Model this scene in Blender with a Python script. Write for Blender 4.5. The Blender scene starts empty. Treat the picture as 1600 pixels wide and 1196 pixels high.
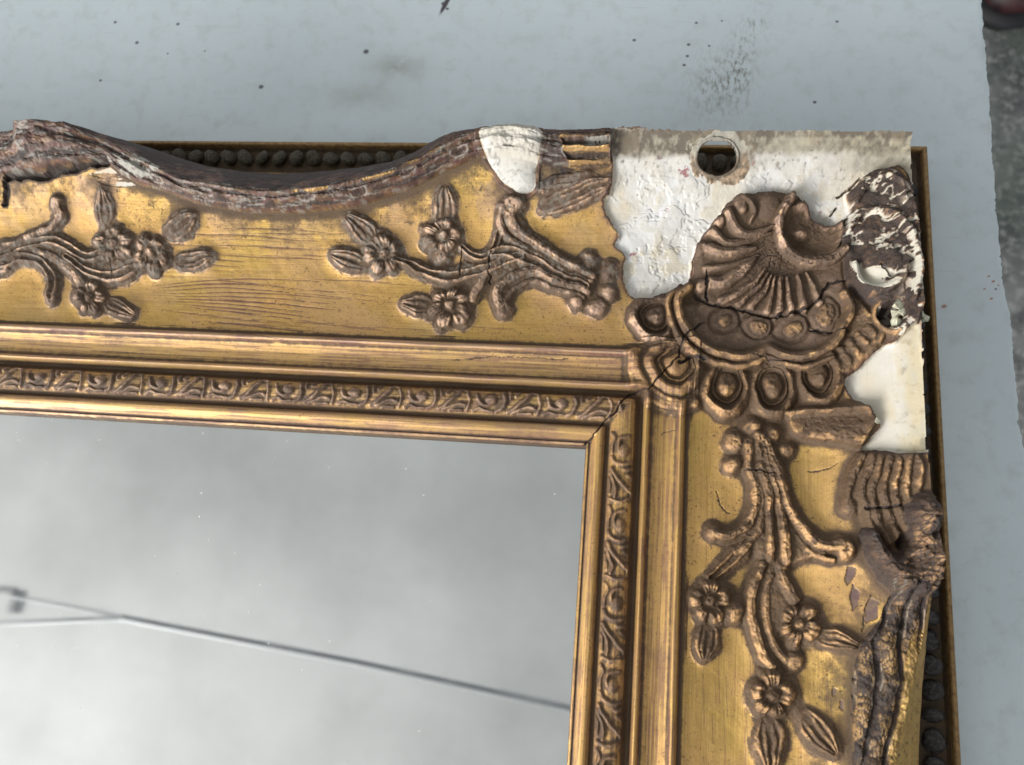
import bpy, bmesh, math, random
import numpy as np
from mathutils import Matrix, Vector
random.seed(7); rng = np.random.default_rng(11)
S = 0.001                                   # all sizes below are in millimetres
sc = bpy.context.scene
col = sc.collection

# ------------------------------------------------------------------ camera
FPX, CX, CY = 1250.0, 800.0, 598.0          # of the 1600 x 1196 photograph
_vx = np.array([-9100., -434., FPX]); _vy = np.array([407., -4798., FPX])
_X = -_vx/np.linalg.norm(_vx); _Y = _vy/np.linalg.norm(_vy)
_X = _X-0.5*(_X@_Y)*_Y; _X /= np.linalg.norm(_X); _Y = _Y-(_X@_Y)*_X; _Y /= np.linalg.norm(_Y)
_Z = np.cross(_X, _Y)
RW = np.array([_X, _Y, _Z])                 # world = RW @ camera vector (x right, y down, z forward)
def ray(u, v): return RW@np.array([(u-CX)/FPX, (v-CY)/FPX, 1.])
CAM = np.array([0, 0, 12.])-ray(915, 698)*300.
def U(u, v, z):                             # photograph point on the plane at height z
    q = ray(u, v); return CAM+q*((z-CAM[2])/q[2])
def proj(x, y, z):
    d = np.stack([x-CAM[0], y-CAM[1], z-CAM[2]]); c = np.tensordot(RW.T, d, 1)
    return CX+FPX*c[0]/c[2], CY+FPX*c[1]/c[2]
cd = bpy.data.cameras.new('camera'); co = bpy.data.objects.new('camera', cd); col.objects.link(co)
M = Matrix.Identity(4)
for i in range(3):
    M[i][0] = RW[i][0]; M[i][1] = -RW[i][1]; M[i][2] = -RW[i][2]; M[i][3] = CAM[i]*S
co.matrix_world = M
cd.sensor_width = 36; cd.lens = 36*FPX/1600; cd.clip_start = 0.01; cd.clip_end = 60
cd.dof.use_dof = True; cd.dof.focus_distance = 0.282; cd.dof.aperture_fstop = 28.1/1.9
sc.camera = co

# ------------------------------------------------------------------ light
w = bpy.data.worlds.new('World'); sc.world = w; w.use_nodes = True
w.node_tree.nodes['Background'].inputs[0].default_value = (0.88, 0.94, 1.0, 1)
w.node_tree.nodes['Background'].inputs[1].default_value = 0.77
def area(name, loc, target, sx, sy, power, colr):
    l = bpy.data.lights.new(name, 'AREA'); l.shape = 'RECTANGLE'; l.size = sx; l.size_y = sy; l.energy = power; l.color = colr
    o = bpy.data.objects.new(name, l); col.objects.link(o); o.location = loc
    o.rotation_euler = (Vector(target)-Vector(loc)).to_track_quat('-Z', 'Y').to_euler(); return o
area('window_light', (-3.7, -2.9, 1.15), (0, 0, 1.05), 3.2, 1.7, 425, (1.0, 0.985, 0.95))
area('far_area_light', (0.5, 2.6, 1.7), (0, 0, 0.2), 1.4, 0.9, 14, (0.9, 0.96, 1.0))  # weak cool area lamp from the far side
sc.view_settings.view_transform = 'Standard'; sc.view_settings.look = 'None'
sc.view_settings.exposure = 0.0; sc.view_settings.gamma = 1
sc.cycles.use_denoising = True

# ------------------------------------------------------------------ helpers
def link(name, me, mat=None, parent=None):
    o = bpy.data.objects.new(name, me); col.objects.link(o)
    if mat and me: me.materials.append(mat)
    if parent: o.parent = parent
    return o
def tag(o, label=None, cat=None, group=None, kind=None):
    if label: o['label'] = label
    if cat: o['category'] = cat
    if group: o['group'] = group
    if kind: o['kind'] = kind
    return o
def raw_mesh(name, V, F, smooth=True):
    me = bpy.data.meshes.new(name); me.from_pydata([tuple(v) for v in V], [], [tuple(f) for f in F]); me.update()
    if smooth: me.polygons.foreach_set('use_smooth', [True]*len(me.polygons))
    return me
class NT:
    def __init__(s, name):
        s.m = bpy.data.materials.new(name); s.m.use_nodes = True; s.t = s.m.node_tree; s.n = s.t.nodes
        s.b = s.n['Principled BSDF']; s.b.inputs['Specular IOR Level'].default_value = 0.4
    def new(s, k, **kw):
        n = s.n.new(k)
        for a, v in kw.items():
            if hasattr(n, a) and not a.startswith('i_'): setattr(n, a, v)
        return n
    def L(s, a, b): s.t.links.new(a, b)
    def coord(s, sx=1, sy=1, sz=1, off=(0, 0, 0), rz=0):
        tc = s.new('ShaderNodeTexCoord'); mp = s.new('ShaderNodeMapping'); mp.inputs['Scale'].default_value = (sx, sy, sz)
        mp.inputs['Location'].default_value = off; mp.inputs['Rotation'].default_value = (0, 0, rz)
        s.L(tc.outputs['Object'], mp.inputs['Vector']); return mp.outputs[0]
    def noise(s, vec, scale, detail=4, rough=0.6, dist=0):
        n = s.new('ShaderNodeTexNoise'); n.inputs['Scale'].default_value = scale; n.inputs['Detail'].default_value = detail
        n.inputs['Roughness'].default_value = rough; n.inputs['Distortion'].default_value = dist; s.L(vec, n.inputs['Vector']); return n.outputs[0]
    def ramp(s, f, stops):
        r = s.new('ShaderNodeValToRGB'); e = r.color_ramp.elements
        while len(e) < len(stops): e.new(0.5)
        for q, (p, c) in zip(e, stops):
            q.position = p; q.color = (c, c, c, 1) if np.isscalar(c) else (*c, 1)
        s.L(f, r.inputs[0]); return r.outputs[0]
    def math(s, op, a, b=None, clamp=False):
        m = s.new('ShaderNodeMath', operation=op, use_clamp=clamp)
        for i, v in enumerate((a, b)):
            if v is None: continue
            if np.isscalar(v): m.inputs[i].default_value = v
            else: s.L(v, m.inputs[i])
        return m.outputs[0]
    def mix(s, f, a, b):
        m = s.new('ShaderNodeMix', data_type='RGBA')
        if np.isscalar(f): m.inputs[0].default_value = f
        else: s.L(f, m.inputs[0])
        for k, v in ((6, a), (7, b)):
            if isinstance(v, tuple): m.inputs[k].default_value = (*v, 1)
            else: s.L(v, m.inputs[k])
        return m.outputs[2]
    def bump(s, h, strength, dist):
        b = s.new('ShaderNodeBump'); b.inputs['Strength'].default_value = strength; b.inputs['Distance'].default_value = dist
        s.L(h, b.inputs['Height']); s.L(b.outputs[0], s.b.inputs['Normal'])

# gilded surface: attributes pat = (dirt with painted shade, rubbed copper with reflected pink, plaster), pat2 = (red bole, soot, grey dust)
def gilded(name, ang):
    t = NT(name)
    a1 = t.new('ShaderNodeAttribute', attribute_name='pat'); a2 = t.new('ShaderNodeAttribute', attribute_name='pat2')
    s1 = t.new('ShaderNodeSeparateColor'); s2 = t.new('ShaderNodeSeparateColor'); t.L(a1.outputs[0], s1.inputs[0]); t.L(a2.outputs[0], s2.inputs[0])
    grime_shade, rub_sheen, plas = s1.outputs; bole, soot, dust = s2.outputs
    iso = t.coord(1000, 1000, 1000)
    st = t.coord(1000*0.06, 1000*2.6, 1000*0.3) if ang == 0 else t.coord(1000*2.6, 1000*0.06, 1000*0.3)
    st2 = t.coord(1000*0.012, 1000*1.3, 1000*0.3, (3, 9, 1), 0.02) if ang == 0 else t.coord(1000*1.1, 1000*0.02, 1000*0.3, (3, 9, 1), 0.02)
    n_str = t.noise(st, 1.0, 5, 0.65, 0.4)
    n_scr = t.noise(st2, 0.8, 4, 0.6, 0.8)
    n_big = t.noise(iso, 0.035, 4, 0.6)
    n_mid = t.noise(iso, 0.35, 6, 0.7)
    n_fin = t.noise(iso, 2.2, 5, 0.75)
    g = t.mix(t.ramp(n_str, [(0.3, 0.0), (0.7, 1.0)]), (0.365, 0.222, 0.058), (0.575, 0.385, 0.115))
    g = t.mix(t.ramp(n_big, [(0.35, 0.0), (0.7, 0.6)]), g, (0.62, 0.35, 0.145))
    g = t.mix(t.math('MULTIPLY', t.ramp(n_scr, [(0.56, 0.0), (0.70, 0.6)]), t.ramp(n_big, [(0.36, 0.0), (0.55, 0.75)])), g, (0.20, 0.085, 0.045))
    g = t.mix(t.math('MULTIPLY', t.ramp(n_fin, [(0.56, 0.0), (0.64, 1.0)]), t.ramp(n_mid, [(0.42, 0.0), (0.60, 0.9)])), g, (0.10, 0.055, 0.03))
    n_pep = t.noise(iso, 1.05, 3, 0.6)
    g = t.mix(t.math('MULTIPLY', t.ramp(n_pep, [(0.61, 0.0), (0.66, 0.85)]), t.ramp(n_big, [(0.40, 0.25), (0.60, 1.0)])), g, (0.13, 0.075, 0.04))
    rub_sheen_c = t.mix(t.ramp(n_fin, [(0.35, 0.0), (0.65, 1.0)]), *(((0.30, 0.185, 0.13), (0.54, 0.375, 0.29)) if ang == 0 else ((0.27, 0.145, 0.07), (0.58, 0.35, 0.18))))
    c = t.mix(t.math('MULTIPLY', rub_sheen, t.ramp(n_mid, [(0.25, 0.55), (0.6, 1.0)]), True), g, rub_sheen_c)
    bol = t.mix(n_mid, (0.070, 0.020, 0.019), (0.150, 0.066, 0.064))
    c = t.mix(t.math('MULTIPLY', bole, t.ramp(n_mid, [(0.3, 0.6), (0.6, 1.0)]), True), c, bol)
    gr = t.mix(t.ramp(n_fin, [(0.3, 0.0), (0.7, 1.0)]), (0.026, 0.016, 0.010), (0.105, 0.062, 0.037))
    nmf = t.math('ADD', t.math('MULTIPLY', n_mid, 0.5), t.math('MULTIPLY', n_fin, 0.5))
    gf = t.math('MULTIPLY', t.math('MULTIPLY', t.math('SUBTRACT', t.math('ADD', nmf, t.math('MULTIPLY', grime_shade, 0.52)), 0.60), 5.0, True), t.math('ADD', t.math('MULTIPLY', grime_shade, 0.35), 0.58), True)
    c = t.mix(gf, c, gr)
    soo = t.mix(t.ramp(n_fin, [(0.35, 0.0), (0.7, 1.0)]), (0.014, 0.009, 0.008), (0.060, 0.041, 0.034))
    c = t.mix(t.math('MULTIPLY', soot, t.ramp(n_mid, [(0.3, 1.2), (0.7, 0.75)]), True), c, soo)
    du = t.mix(n_fin, (0.20, 0.19, 0.165), (0.42, 0.41, 0.37))
    c = t.mix(dust, c, du)
    pw = t.mix(t.ramp(n_big, [(0.35, 0.0), (0.65, 1.0)]), (0.60, 0.595, 0.595), (0.52, 0.485, 0.43))
    pw = t.mix(t.math('MULTIPLY', t.ramp(n_fin, [(0.62, 0.0), (0.70, 1.0)]), t.ramp(n_mid, [(0.5, 0.0), (0.66, 0.7)])), pw, (0.16, 0.13, 0.11))
    pw = t.mix(t.math('MULTIPLY', dust, 0.9), pw, (0.36, 0.325, 0.235)); pw = t.mix(t.math('MULTIPLY', soot, 0.93), pw, (0.09, 0.07, 0.055))
    pw = t.mix(t.math('MULTIPLY', bole, 0.9), pw, (0.25, 0.06, 0.07)); pw = t.mix(t.math('MULTIPLY', rub_sheen, 0.55), pw, (0.55, 0.45, 0.28))
    c = t.mix(plas, c, pw)
    t.L(c, t.b.inputs['Base Color'])
    dirt = t.math('MAXIMUM', t.math('MAXIMUM', gf, soot), t.math('MAXIMUM', plas, dust))  # dirt, plaster and the painted shade carried by gf
    met = t.math('MULTIPLY', t.math('SUBTRACT', 1.0, dirt, True), t.math('SUBTRACT', 0.66, t.math('MULTIPLY', t.math('MAXIMUM', bole, t.math('MULTIPLY', rub_sheen, 0.4)), 0.66)), True)
    t.L(met, t.b.inputs['Metallic'])
    r = t.math('ADD', t.math('MULTIPLY', n_mid, 0.22), t.math('ADD', 0.36, t.math('MULTIPLY', dirt, 0.22)), True)
    t.L(r, t.b.inputs['Roughness'])
    hb = t.math('ADD', t.math('MULTIPLY', n_fin, t.math('ADD', 0.35, t.math('MULTIPLY', t.math('MAXIMUM', gf, rub_sheen), 0.9))), t.math('MULTIPLY', n_str, 0.16))
    hb = t.math('SUBTRACT', hb, t.math('MULTIPLY', t.ramp(n_scr, [(0.54, 0.0), (0.66, 1.0)]), 0.2))
    t.bump(hb, 0.7, 0.00024)
    return t.m
GT = gilded('gilded_gesso_along_rail', 0); GR = gilded('gilded_gesso_down_rail', 1)

# ------------------------------------------------------------------ numpy toolkit
_lat = rng.random((8, 256, 256))
def vn(x, y, cell, k=0):
    x = x/cell+31.7*k; y = y/cell+17.3*k
    xi = np.floor(x).astype(int); yi = np.floor(y).astype(int); fx = x-xi; fy = y-yi
    fx = fx*fx*(3-2*fx); fy = fy*fy*(3-2*fy); l = _lat[k % 8]
    a = l[xi & 255, yi & 255]; b = l[(xi+1) & 255, yi & 255]; c = l[xi & 255, (yi+1) & 255]; d = l[(xi+1) & 255, (yi+1) & 255]
    return (a*(1-fx)+b*fx)*(1-fy)+(c*(1-fx)+d*fx)*fy
def fbm(x, y, cell, o=4, k=0, g=0.55):
    s = 0; a = 1; t = 0
    for i in range(o): s = s+a*vn(x, y, cell/2**i, k+i); t += a; a *= g
    return s/t
def worley(x, y, cell):
    xi = np.floor(x/cell).astype(int); yi = np.floor(y/cell).astype(int); f1 = np.full(x.shape, 9.); f2 = f1.copy()
    for i in (-1, 0, 1):
        for j in (-1, 0, 1):
            a = _lat[5][(xi+i) & 255, (yi+j) & 255]; b = _lat[6][(xi+i) & 255, (yi+j) & 255]
            d = np.hypot(xi+i+a-x/cell, yi+j+b-y/cell); n1 = np.minimum(f1, d); f2 = np.minimum(f2, np.maximum(f1, d)); f1 = n1
    return f1, f2
def ss(a, b, x): t = np.clip((x-a)/(b-a), 0, 1); return t*t*(3-2*t)
def blur(A, n):
    for ax in (0, 1):
        for _ in range(2):
            P = np.pad(A, [(n+1, n) if i == ax else (0, 0) for i in (0, 1)], mode='edge'); c = np.cumsum(P, axis=ax)
            A = (np.take(c, range(2*n+1, c.shape[ax]), ax)-np.take(c, range(0, c.shape[ax]-2*n-1), ax))/(2*n+1)
    return A
def smooth_line(p, n=8):
    p = np.array(p, float)
    if len(p) < 3: return np.array([p[0]+(p[-1]-p[0])*t for t in np.linspace(0, 1, n)])
    q = np.vstack([2*p[0]-p[1], p, 2*p[-1]-p[-2]]); o = []
    for i in range(1, len(q)-2):
        for t in np.linspace(0, 1, n, endpoint=False):
            a, b, c, d = q[i-1], q[i], q[i+1], q[i+2]
            o.append(0.5*(2*b+(c-a)*t+(2*a-5*b+4*c-d)*t*t+(3*b-a-3*c+d)*t**3))
    o.append(p[-1]); return np.array(o)

# ------------------------------------------------------------------ frame profile (d = distance outward from the sight edge)
PROF = np.array([(0, 12), (.5, 12.9), (1.1, 13.2), (1.5, 12.8), (1.9, 14.0), (3, 16.2), (4.2, 17.3), (5.4, 17.6), (6.4, 17.2), (7.2, 16.2), (7.8, 15.6),
    (8.4, 16.0), (8.9, 17.4), (10, 18.6), (12, 19.8), (14, 20.3), (16, 20.2), (17.4, 19.4), (18.4, 18.0), (19.4, 17.2), (20.4, 17.6), (20.9, 20.8), (21.6, 22.2), (22.6, 22.0),
    (23.3, 20.7), (24, 20.1), (26, 19.9), (29, 20.4), (31.5, 21.6), (32.6, 22.3), (33.0, 23.5), (33.8, 24.1), (34.8, 23.8), (35.4, 22.8), (35.8, 21.6), (36.6, 21.3), (38, 21.5)])
def zbase(d):
    zp = 21.5+29.3*(np.clip(d-37, 0, 99)/73)**2.3+0.012*(np.clip(d-37, 0, 99))
    return np.where(d < 37.5, np.interp(d, PROF[:, 0], PROF[:, 1]), zp)
G = 0.25
x0, x1, y0, y1 = -284., 116., -140., 116.
xs = np.arange(x0, x1+1e-6, G); ys = np.arange(y0, y1+1e-6, G)
XX, YY = np.meshgrid(xs, ys, indexing='ij'); shp = XX.shape
DD = np.maximum(XX, YY); VALID = DD >= -1e-6
top = YY >= XX                                     # which rail
Hb = zbase(DD)
u0, v0 = proj(XX, YY, Hb+1.0)
I = np.flatnonzero(VALID)
PU = u0.ravel()[I]; PV = v0.ravel()[I]; x_ = XX.ravel()[I]; y_ = YY.ravel()[I]; d_ = DD.ravel()[I]; t_ = top.ravel()[I]
N = len(I)
H = Hb.ravel()[I].copy()
# hand-cast unevenness
wob = (fbm(x_, y_, 9, 3, 2)-.5)
H += wob*0.5*ss(36, 44, d_)+(fbm(x_, y_, 1.6, 3, 4)-.5)*0.10*ss(36, 40, d_)
REL = np.zeros(N); LAB = np.zeros(N, int); ADD = np.zeros(N)
grime_shade = np.zeros(N); rub_sheen = np.zeros(N); plas = np.zeros(N); bole = np.zeros(N); soot = np.zeros(N); dust = np.zeros(N)
LABELS = {0: None}
def newlab(name, label=None):
    k = len(LABELS); LABELS[k] = (name, label); return k
# a gentle warp makes every drawn outline hand-made
WU = PU+(fbm(PU, PV, 30, 2, 1)-.5)*8+(fbm(PU, PV, 9, 3, 5)-.5)*2; WV = PV+(fbm(PU, PV, 30, 2, 3)-.5)*8+(fbm(PU, PV, 9, 3, 6)-.5)*2
def win(a, b, c, d): return np.flatnonzero((WU > a) & (WU < b) & (WV > c) & (WV < d))
def put(i, r, lab, thr=0.22):
    m = (r > REL[i]); j = i[m]; REL[j] = r[m]
    k = i[m & (r > thr)]; LAB[k] = lab
def line_field(pts, pad, sm=True):
    p = smooth_line(pts) if sm else np.array(pts, float)
    i = win(p[:, 0].min()-pad, p[:, 0].max()+pad, p[:, 1].min()-pad, p[:, 1].max()+pad)
    u = WU[i]; v = WV[i]; best = np.full(len(i), 1e9); tt = np.zeros(len(i)); sd = np.zeros(len(i))
    Ls = np.r_[0, np.cumsum(np.hypot(*np.diff(p, axis=0).T))]; Lt = Ls[-1]
    for k in range(len(p)-1):
        a = p[k]; e = p[k+1]-a; l2 = e@e+1e-9; s = np.clip(((u-a[0])*e[0]+(v-a[1])*e[1])/l2, 0, 1)
        dx = u-a[0]-s*e[0]; dy = v-a[1]-s*e[1]; dd = np.hypot(dx, dy); m = dd < best
        best[m] = dd[m]; tt[m] = (Ls[k]+s[m]*np.sqrt(l2))/Lt; sd[m] = np.sign(e[0]*dy[m]-e[1]*dx[m])
    return i, best, tt, sd, Lt
def stroke(pts, w, h, lab, ball=None, groove=0.0, taper=None):
    W = np.atleast_1d(w).astype(float)*1.22; i, b, t, s, Lt = line_field(pts, W.max()*1.6+6)
    ww = np.interp(t, np.linspace(0, 1, len(W)), W); q = b/ww
    hh = np.interp(t, np.linspace(0, 1, len(np.atleast_1d(h))), np.atleast_1d(h))
    r = hh*(.50*np.sqrt(np.clip(1-(q/.84)**2, 0, 1))+.56*np.clip(1-q*q, 0, 1)**.55)
    r = r+.05*hh*np.cos(q*s*8.5+1.2*s)*(q < .9)*(ww > 7)
    if groove: r = hh*(.90*np.exp(-((s*q-.50)/.28)**2)+.75*np.exp(-((s*q+.50)/.27)**2)+.25)*np.clip(1-q**4, 0, 1)**.5
    r = np.maximum(r, 0.35*hh*ss(1.45, 0.9, q)); put(i, r, lab)
    if ball:
        dome(ball[0], ball[1], ball[2], ball[2], 0, np.max(hh)*1.15, lab, pit=0.35)
def dome(cx, cy, rx, ry, ang, h, lab, pit=0.0, fl=0.35):
    R = max(rx, ry)*1.6+3; i = win(cx-R, cx+R, cy-R, cy+R); a = math.radians(ang)
    du = WU[i]-cx; dv = WV[i]-cy; p = (du*math.cos(a)+dv*math.sin(a))/rx; q = (-du*math.sin(a)+dv*math.cos(a))/ry
    k = np.hypot(p, q); r = h*np.sqrt(np.clip(1-k*k, 0, 1))-pit*h*np.exp(-(k/.45)**2)
    r = np.maximum(r, fl*h*ss(1.4, .9, k)); put(i, r, lab)
def flower(cx, cy, R, h, lab, n=5, rot=0.0, worn=0.22, asp=1.0):
    i = win(cx-R*1.6, cx+R*1.6, cy-R*1.6, cy+R*1.6); du = WU[i]-cx; dv = (WV[i]-cy)/asp
    k = np.hypot(du, dv)/R; th = np.arctan2(dv, du)+rot; th = th+.22*np.sin(th+cx)+.12*np.sin(2*th+cy); k = k*(1+.10*np.sin(th+cy*.7))
    pet = np.abs(np.cos(n*th/2)); edge = 0.62+0.38*pet**0.5*(1+.12*np.sin(th*2+cx)); q = k/edge
    r = h*(0.45+0.75*ss(0.15, 0.72, q))*np.sqrt(np.clip(1-q**4, 0, 1))
    r -= h*0.50*np.exp(-(pet/0.24)**2)*ss(.12, .4, k)*1.15*(1-worn)*(q < 1)      # creases between the petals
    r += h*0.10*np.sin(th*n*4+2*np.sin(th*3+cx)+cy)*ss(.25, .5, q)*(q < .95)*(1-worn)
    r -= h*.30*np.exp(-((k-.30)/.07)**2); r = np.where(k < .24, h*(.75+.45*np.sqrt(np.clip(1-(k/.24)**2, 0, 1))), r)
    if worn: r = r*(1-.35*worn)+h*.5*worn*(vn(x_[i], y_[i], 1.1, 3)-.4)*(q < 1)
    r = np.maximum(r, .3*h*ss(1.35, .95, q)); put(i, r, lab)
def leaf(cx, cy, a, b, ang, h, lab, veins=3, curl=0.3):
    R = max(a, b)*1.6+4; i = win(cx-R, cx+R, cy-R, cy+R); t = math.radians(ang)
    du = WU[i]-cx; dv = WV[i]-cy; p = (du*math.cos(t)+dv*math.sin(t))/a; q = (-du*math.sin(t)+dv*math.cos(t))/b
    wd = np.sqrt(np.clip(1-p*p, 0, 1))*(1-.25*p); wd = np.maximum(wd, 1e-3); s = q/wd; k = np.hypot(p, q)
    ins = np.clip(1-np.maximum(np.abs(p), np.abs(s))**3, 0, 1)
    r = h*(.55+curl*p+.35*np.abs(s)**1.5)*np.sqrt(ins)
    r -= h*.42*np.exp(-(s/.13)**2)*(ins > 0); 
    if veins > 2: r -= h*.25*np.exp(-((np.abs(s)-.55)/.10)**2)*(ins > 0)
    r = np.maximum(r, .32*h*ss(1.35, .9, np.maximum(np.abs(p), k))); put(i, r, lab)
def inpoly(pts, feather=2.0, sm=True, jag=0.0, pad=12):
    p = smooth_line(list(pts)+[pts[0]], 4) if sm else np.array(list(pts)+[pts[0]], float)
    i = win(p[:, 0].min()-pad, p[:, 0].max()+pad, p[:, 1].min()-pad, p[:, 1].max()+pad)
    u = WU[i]; v = WV[i]
    if jag: u = u+(fbm(u, v, 9, 3, 6)-.5)*jag; v = v+(fbm(u, v, 9, 3, 7)-.5)*jag
    ins = np.zeros(len(i), bool); best = np.full(len(i), 1e9)
    for k in range(len(p)-1):
        a = p[k]; b = p[k+1]; c = ((a[1] > v) != (b[1] > v)) & (u < (b[0]-a[0])*(v-a[1])/(b[1]-a[1]+1e-12)+a[0]); ins ^= c
        e = b-a; s = np.clip(((u-a[0])*e[0]+(v-a[1])*e[1])/(e@e+1e-9), 0, 1); best = np.minimum(best, np.hypot(u-a[0]-s*e[0], v-a[1]-s*e[1]))
    return i, np.where(ins, best, -best)           # signed distance in photo pixels, positive inside

# ------------------------------------------------------------------ swept rims (crest line, outer silhouette and inner border)
def tab(p): p = np.array(p, float); return p
RT_out = tab([(-120,215,40),(-60,205,42),(-20,188,43),(0,184,44),(21,181,44),(25,171,46),(60,171,46),(100,178,45),(150,195,41),(200,218,36),(225,228,34),(270,244,31),(326,261,29),(379,269,27),(432,273,27),(496,270,28),(560,263,30),(612,254,33),(652,238,36),(673,223,40),(712,201,45),(744,196,48),(780,186,49),(800,184,49),(838,189,49),(851,201,49),(880,203,49),(930,201,49),(949,194,50),(956,202,50)])
RT_cr = tab([(-120,240,45),(-60,228,47),(0,203,47),(21,198,48),(25,184,53),(60,182,54),(100,190,53),(150,212,48),(200,234,46),(240,258,44),(284,279,43),(369,292,42),(432,297,42),(496,292,43),(560,279,44),(612,265,46),(665,238,48),(707,216,50),(744,205,51),(800,196,52),(851,208,51),(900,210,51),(956,208,51)])
RT_in = tab([(-120,300,0),(-60,290,0),(0,274,0),(50,270,0),(90,263,0),(140,252,0),(170,254,0),(190,272,0),(220,290,0),(256,299,0),(305,318,0),(339,325,0),(390,333,0),(432,335,0),(475,334,0),(539,327,0),(560,325,0),(639,298,0),(691,272,0),(744,248,0),(800,250,0),(850,258,0),(900,262,0),(956,256,0)])
def unp(u, v):
    z = 35.
    for _ in range(12):
        p = U(u, v, z); z = .5*z+.5*float(zbase(np.array(max(p[0], p[1]))))
    return p
def wl(T, axis):                                   # px table -> (along, across, z) in mm, sorted
    o = []
    for a, b, z in T:
        p = U(a, b, z) if z else unp(a, b); o.append((p[axis], p[1-axis], p[2]))
    o = np.array(o); return o[np.argsort(o[:, 0])]
ot = wl(RT_out, 0); ct = wl(RT_cr, 0); it = wl(RT_in, 0)
RR_out = tab([(1443,560,49),(1448,640,49),(1449,700,49),(1456,768,48),(1470,783,46),(1476,800,46),(1478,850,46),(1475,900,45),(1468,940,42),(1464,970,36),(1459,1000,31),(1449,1060,28),(1442,1120,27),(1437,1196,26),(1436,1300,27),(1440,1400,28)])
RR_cr = tab([(1441,560,50),(1446,640,50),(1446,700,50),(1450,768,50),(1455,800,50),(1458,850,50),(1455,900,48),(1450,940,46),(1444,980,44),(1430,1050,43),(1415,1120,42),(1403,1170,41),(1400,1196,41),(1398,1300,41),(1400,1400,42)])
RR_in = tab([(1434,560,0),(1438,640,0),(1440,700,0),(1440,768,0),(1400,800,0),(1362,850,0),(1384,895,0),(1395,925,0),(1380,950,0),(1374,970,0),(1345,1003,0),(1334,1040,0),(1332,1100,0),(1331,1150,0),(1332,1196,0),(1334,1300,0),(1334,1400,0)])
orr = wl(RR_out, 1); crr = wl(RR_cr, 1); irr = wl(RR_in, 1)
LIP = 109.4
sT, dT = x_, y_; sR, dR = y_, x_
xe = ot[-1, 0]; ye = orr[-1, 0]
outT = np.where(sT <= xe, np.interp(sT, ot[:, 0], ot[:, 1]), 110.2)+(fbm(x_, y_*0+3, 3, 3, 2)-.5)*.7
outR = np.where(sR <= ye, np.interp(sR, orr[:, 0], orr[:, 1]), 107.6)+(fbm(x_*0+7, y_, 3, 3, 2)-.5)*.7
keep = np.where(t_, dT <= outT, dR <= outR) & (x_ <= 107.9) & (y_ <= 110.6)
def rim(sel, s, d, o, c, n, k):
    # returns height inside the rim band, mask
    oi = np.interp(s, o[:, 0], o[:, 1]); zo = np.interp(s, o[:, 0], o[:, 2]); ci = np.interp(s, c[:, 0], c[:, 1]); zc = np.interp(s, c[:, 0], c[:, 2])
    ii = np.interp(s, n[:, 0], n[:, 1]); zi = zbase(ii)
    oi = np.maximum(oi, ci+.8)
    a = np.clip((d-ii)/(ci-ii), 0, 1); b = np.clip((d-ci)/(oi-ci), 0, 1)
    zin = zi+(zc-zi)*np.sqrt(np.clip(1-(1-a)**2, 0, 1))**1.0*0.92+(zc-zi)*.08*a
    zout = zo+(zc-zo)*(.78*(1-b)+.22*np.sqrt(np.clip(1-b**2.2, 0, 1)))
    m = sel & (d > ii) & (s < o[-1, 0])
    return m, np.where(d < ci, zin, zout), a, b, ii, ci
mT, zT, aT, bT, iT, cT = rim(t_, sT, dT, ot, ct, it, 0)
mR, zR, aR, bR, iR, cR = rim(~t_, sR, dR, orr, crr, irr, 1)
L_rimT = newlab('swept_rim', 'dark purplish brown swept rim along the top edge'); L_rimR = newlab('swept_rim', 'crackled brown and gold leaf covered rim at the lower right')
# surface of the two rims
ragT = (fbm(x_*.28, aT*17+bT*9, 1.2, 4, 1)-.5)*1.1+(fbm(x_, y_, .9, 2, 4)-.5)*.35
i = np.flatnonzero(mT); H[i] = np.maximum(zT[i], H[i]-40); 
long_ = np.sin(aT[i]*15+3*fbm(x_[i]*.25, y_[i]*.25, 3, 2, 5)); cell = np.sin((x_[i]+.3*y_[i])*2*math.pi/10.5)
det = .55*long_*(aT[i] < .98)+.5*np.clip(cell, 0, 1)*np.exp(-((aT[i]-.45)/.2)**2)+ragT[i]*1.5*(1-bT[i]*.8)
fold = ss(260, 150, PU[i]); H[i] += det*ss(0, .12, aT[i])+fold*(1-bT[i])*ss(0, .2, aT[i])*3.4*(fbm(x_[i]*.45+.3*y_[i], y_[i], 8, 4, 5)-.55); LAB[i] = L_rimT
soot[i] = np.clip(.56+.36*bT[i]+1.5*ragT[i]+.40*ss(-.1, -.8, long_), 0, 1)*np.where(PU[i] > 690, .8, 1)
bole[i] = np.clip(1.05+.8*(fbm(x_[i]*.4, y_[i], 3, 3, 2)-.5)+.3*(bT[i] > 0), 0, 1)
dust[i] = np.clip((fbm(x_[i]*.25, aT[i]*17, .9, 3, 6)-.60)*4.0+.18*ss(.5, 1, long_), 0, .5)*(bT[i] < .05)
rub_sheen[i] = .7*(fbm(x_[i]*.25, aT[i]*17, 1.2, 3, 5) > .70)*(PU[i] > 500); bole[i] *= 1-.5*rub_sheen[i]; grime_shade[i] = 0
eye = np.exp(-(((((x_[i]+.2*y_[i]) % 21.)-10.5)/3.2)**2)**2-((aT[i]-.42-.06*np.sin(x_[i]*.15))/.13)**2)*(bT[i] < .02)*(PU[i] > 225); ADD[i] -= 1.0*eye; soot[i] = np.maximum(soot[i], eye*.95); er = np.exp(-((eye-.28)/.14)**2)*(bT[i] < .02)*(PU[i] > 225); dust[i] = np.maximum(dust[i], .75*er*(fbm(x_[i], y_[i], 1.2, 3, 2) > .42)); soot[i] *= 1-.6*er
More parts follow.
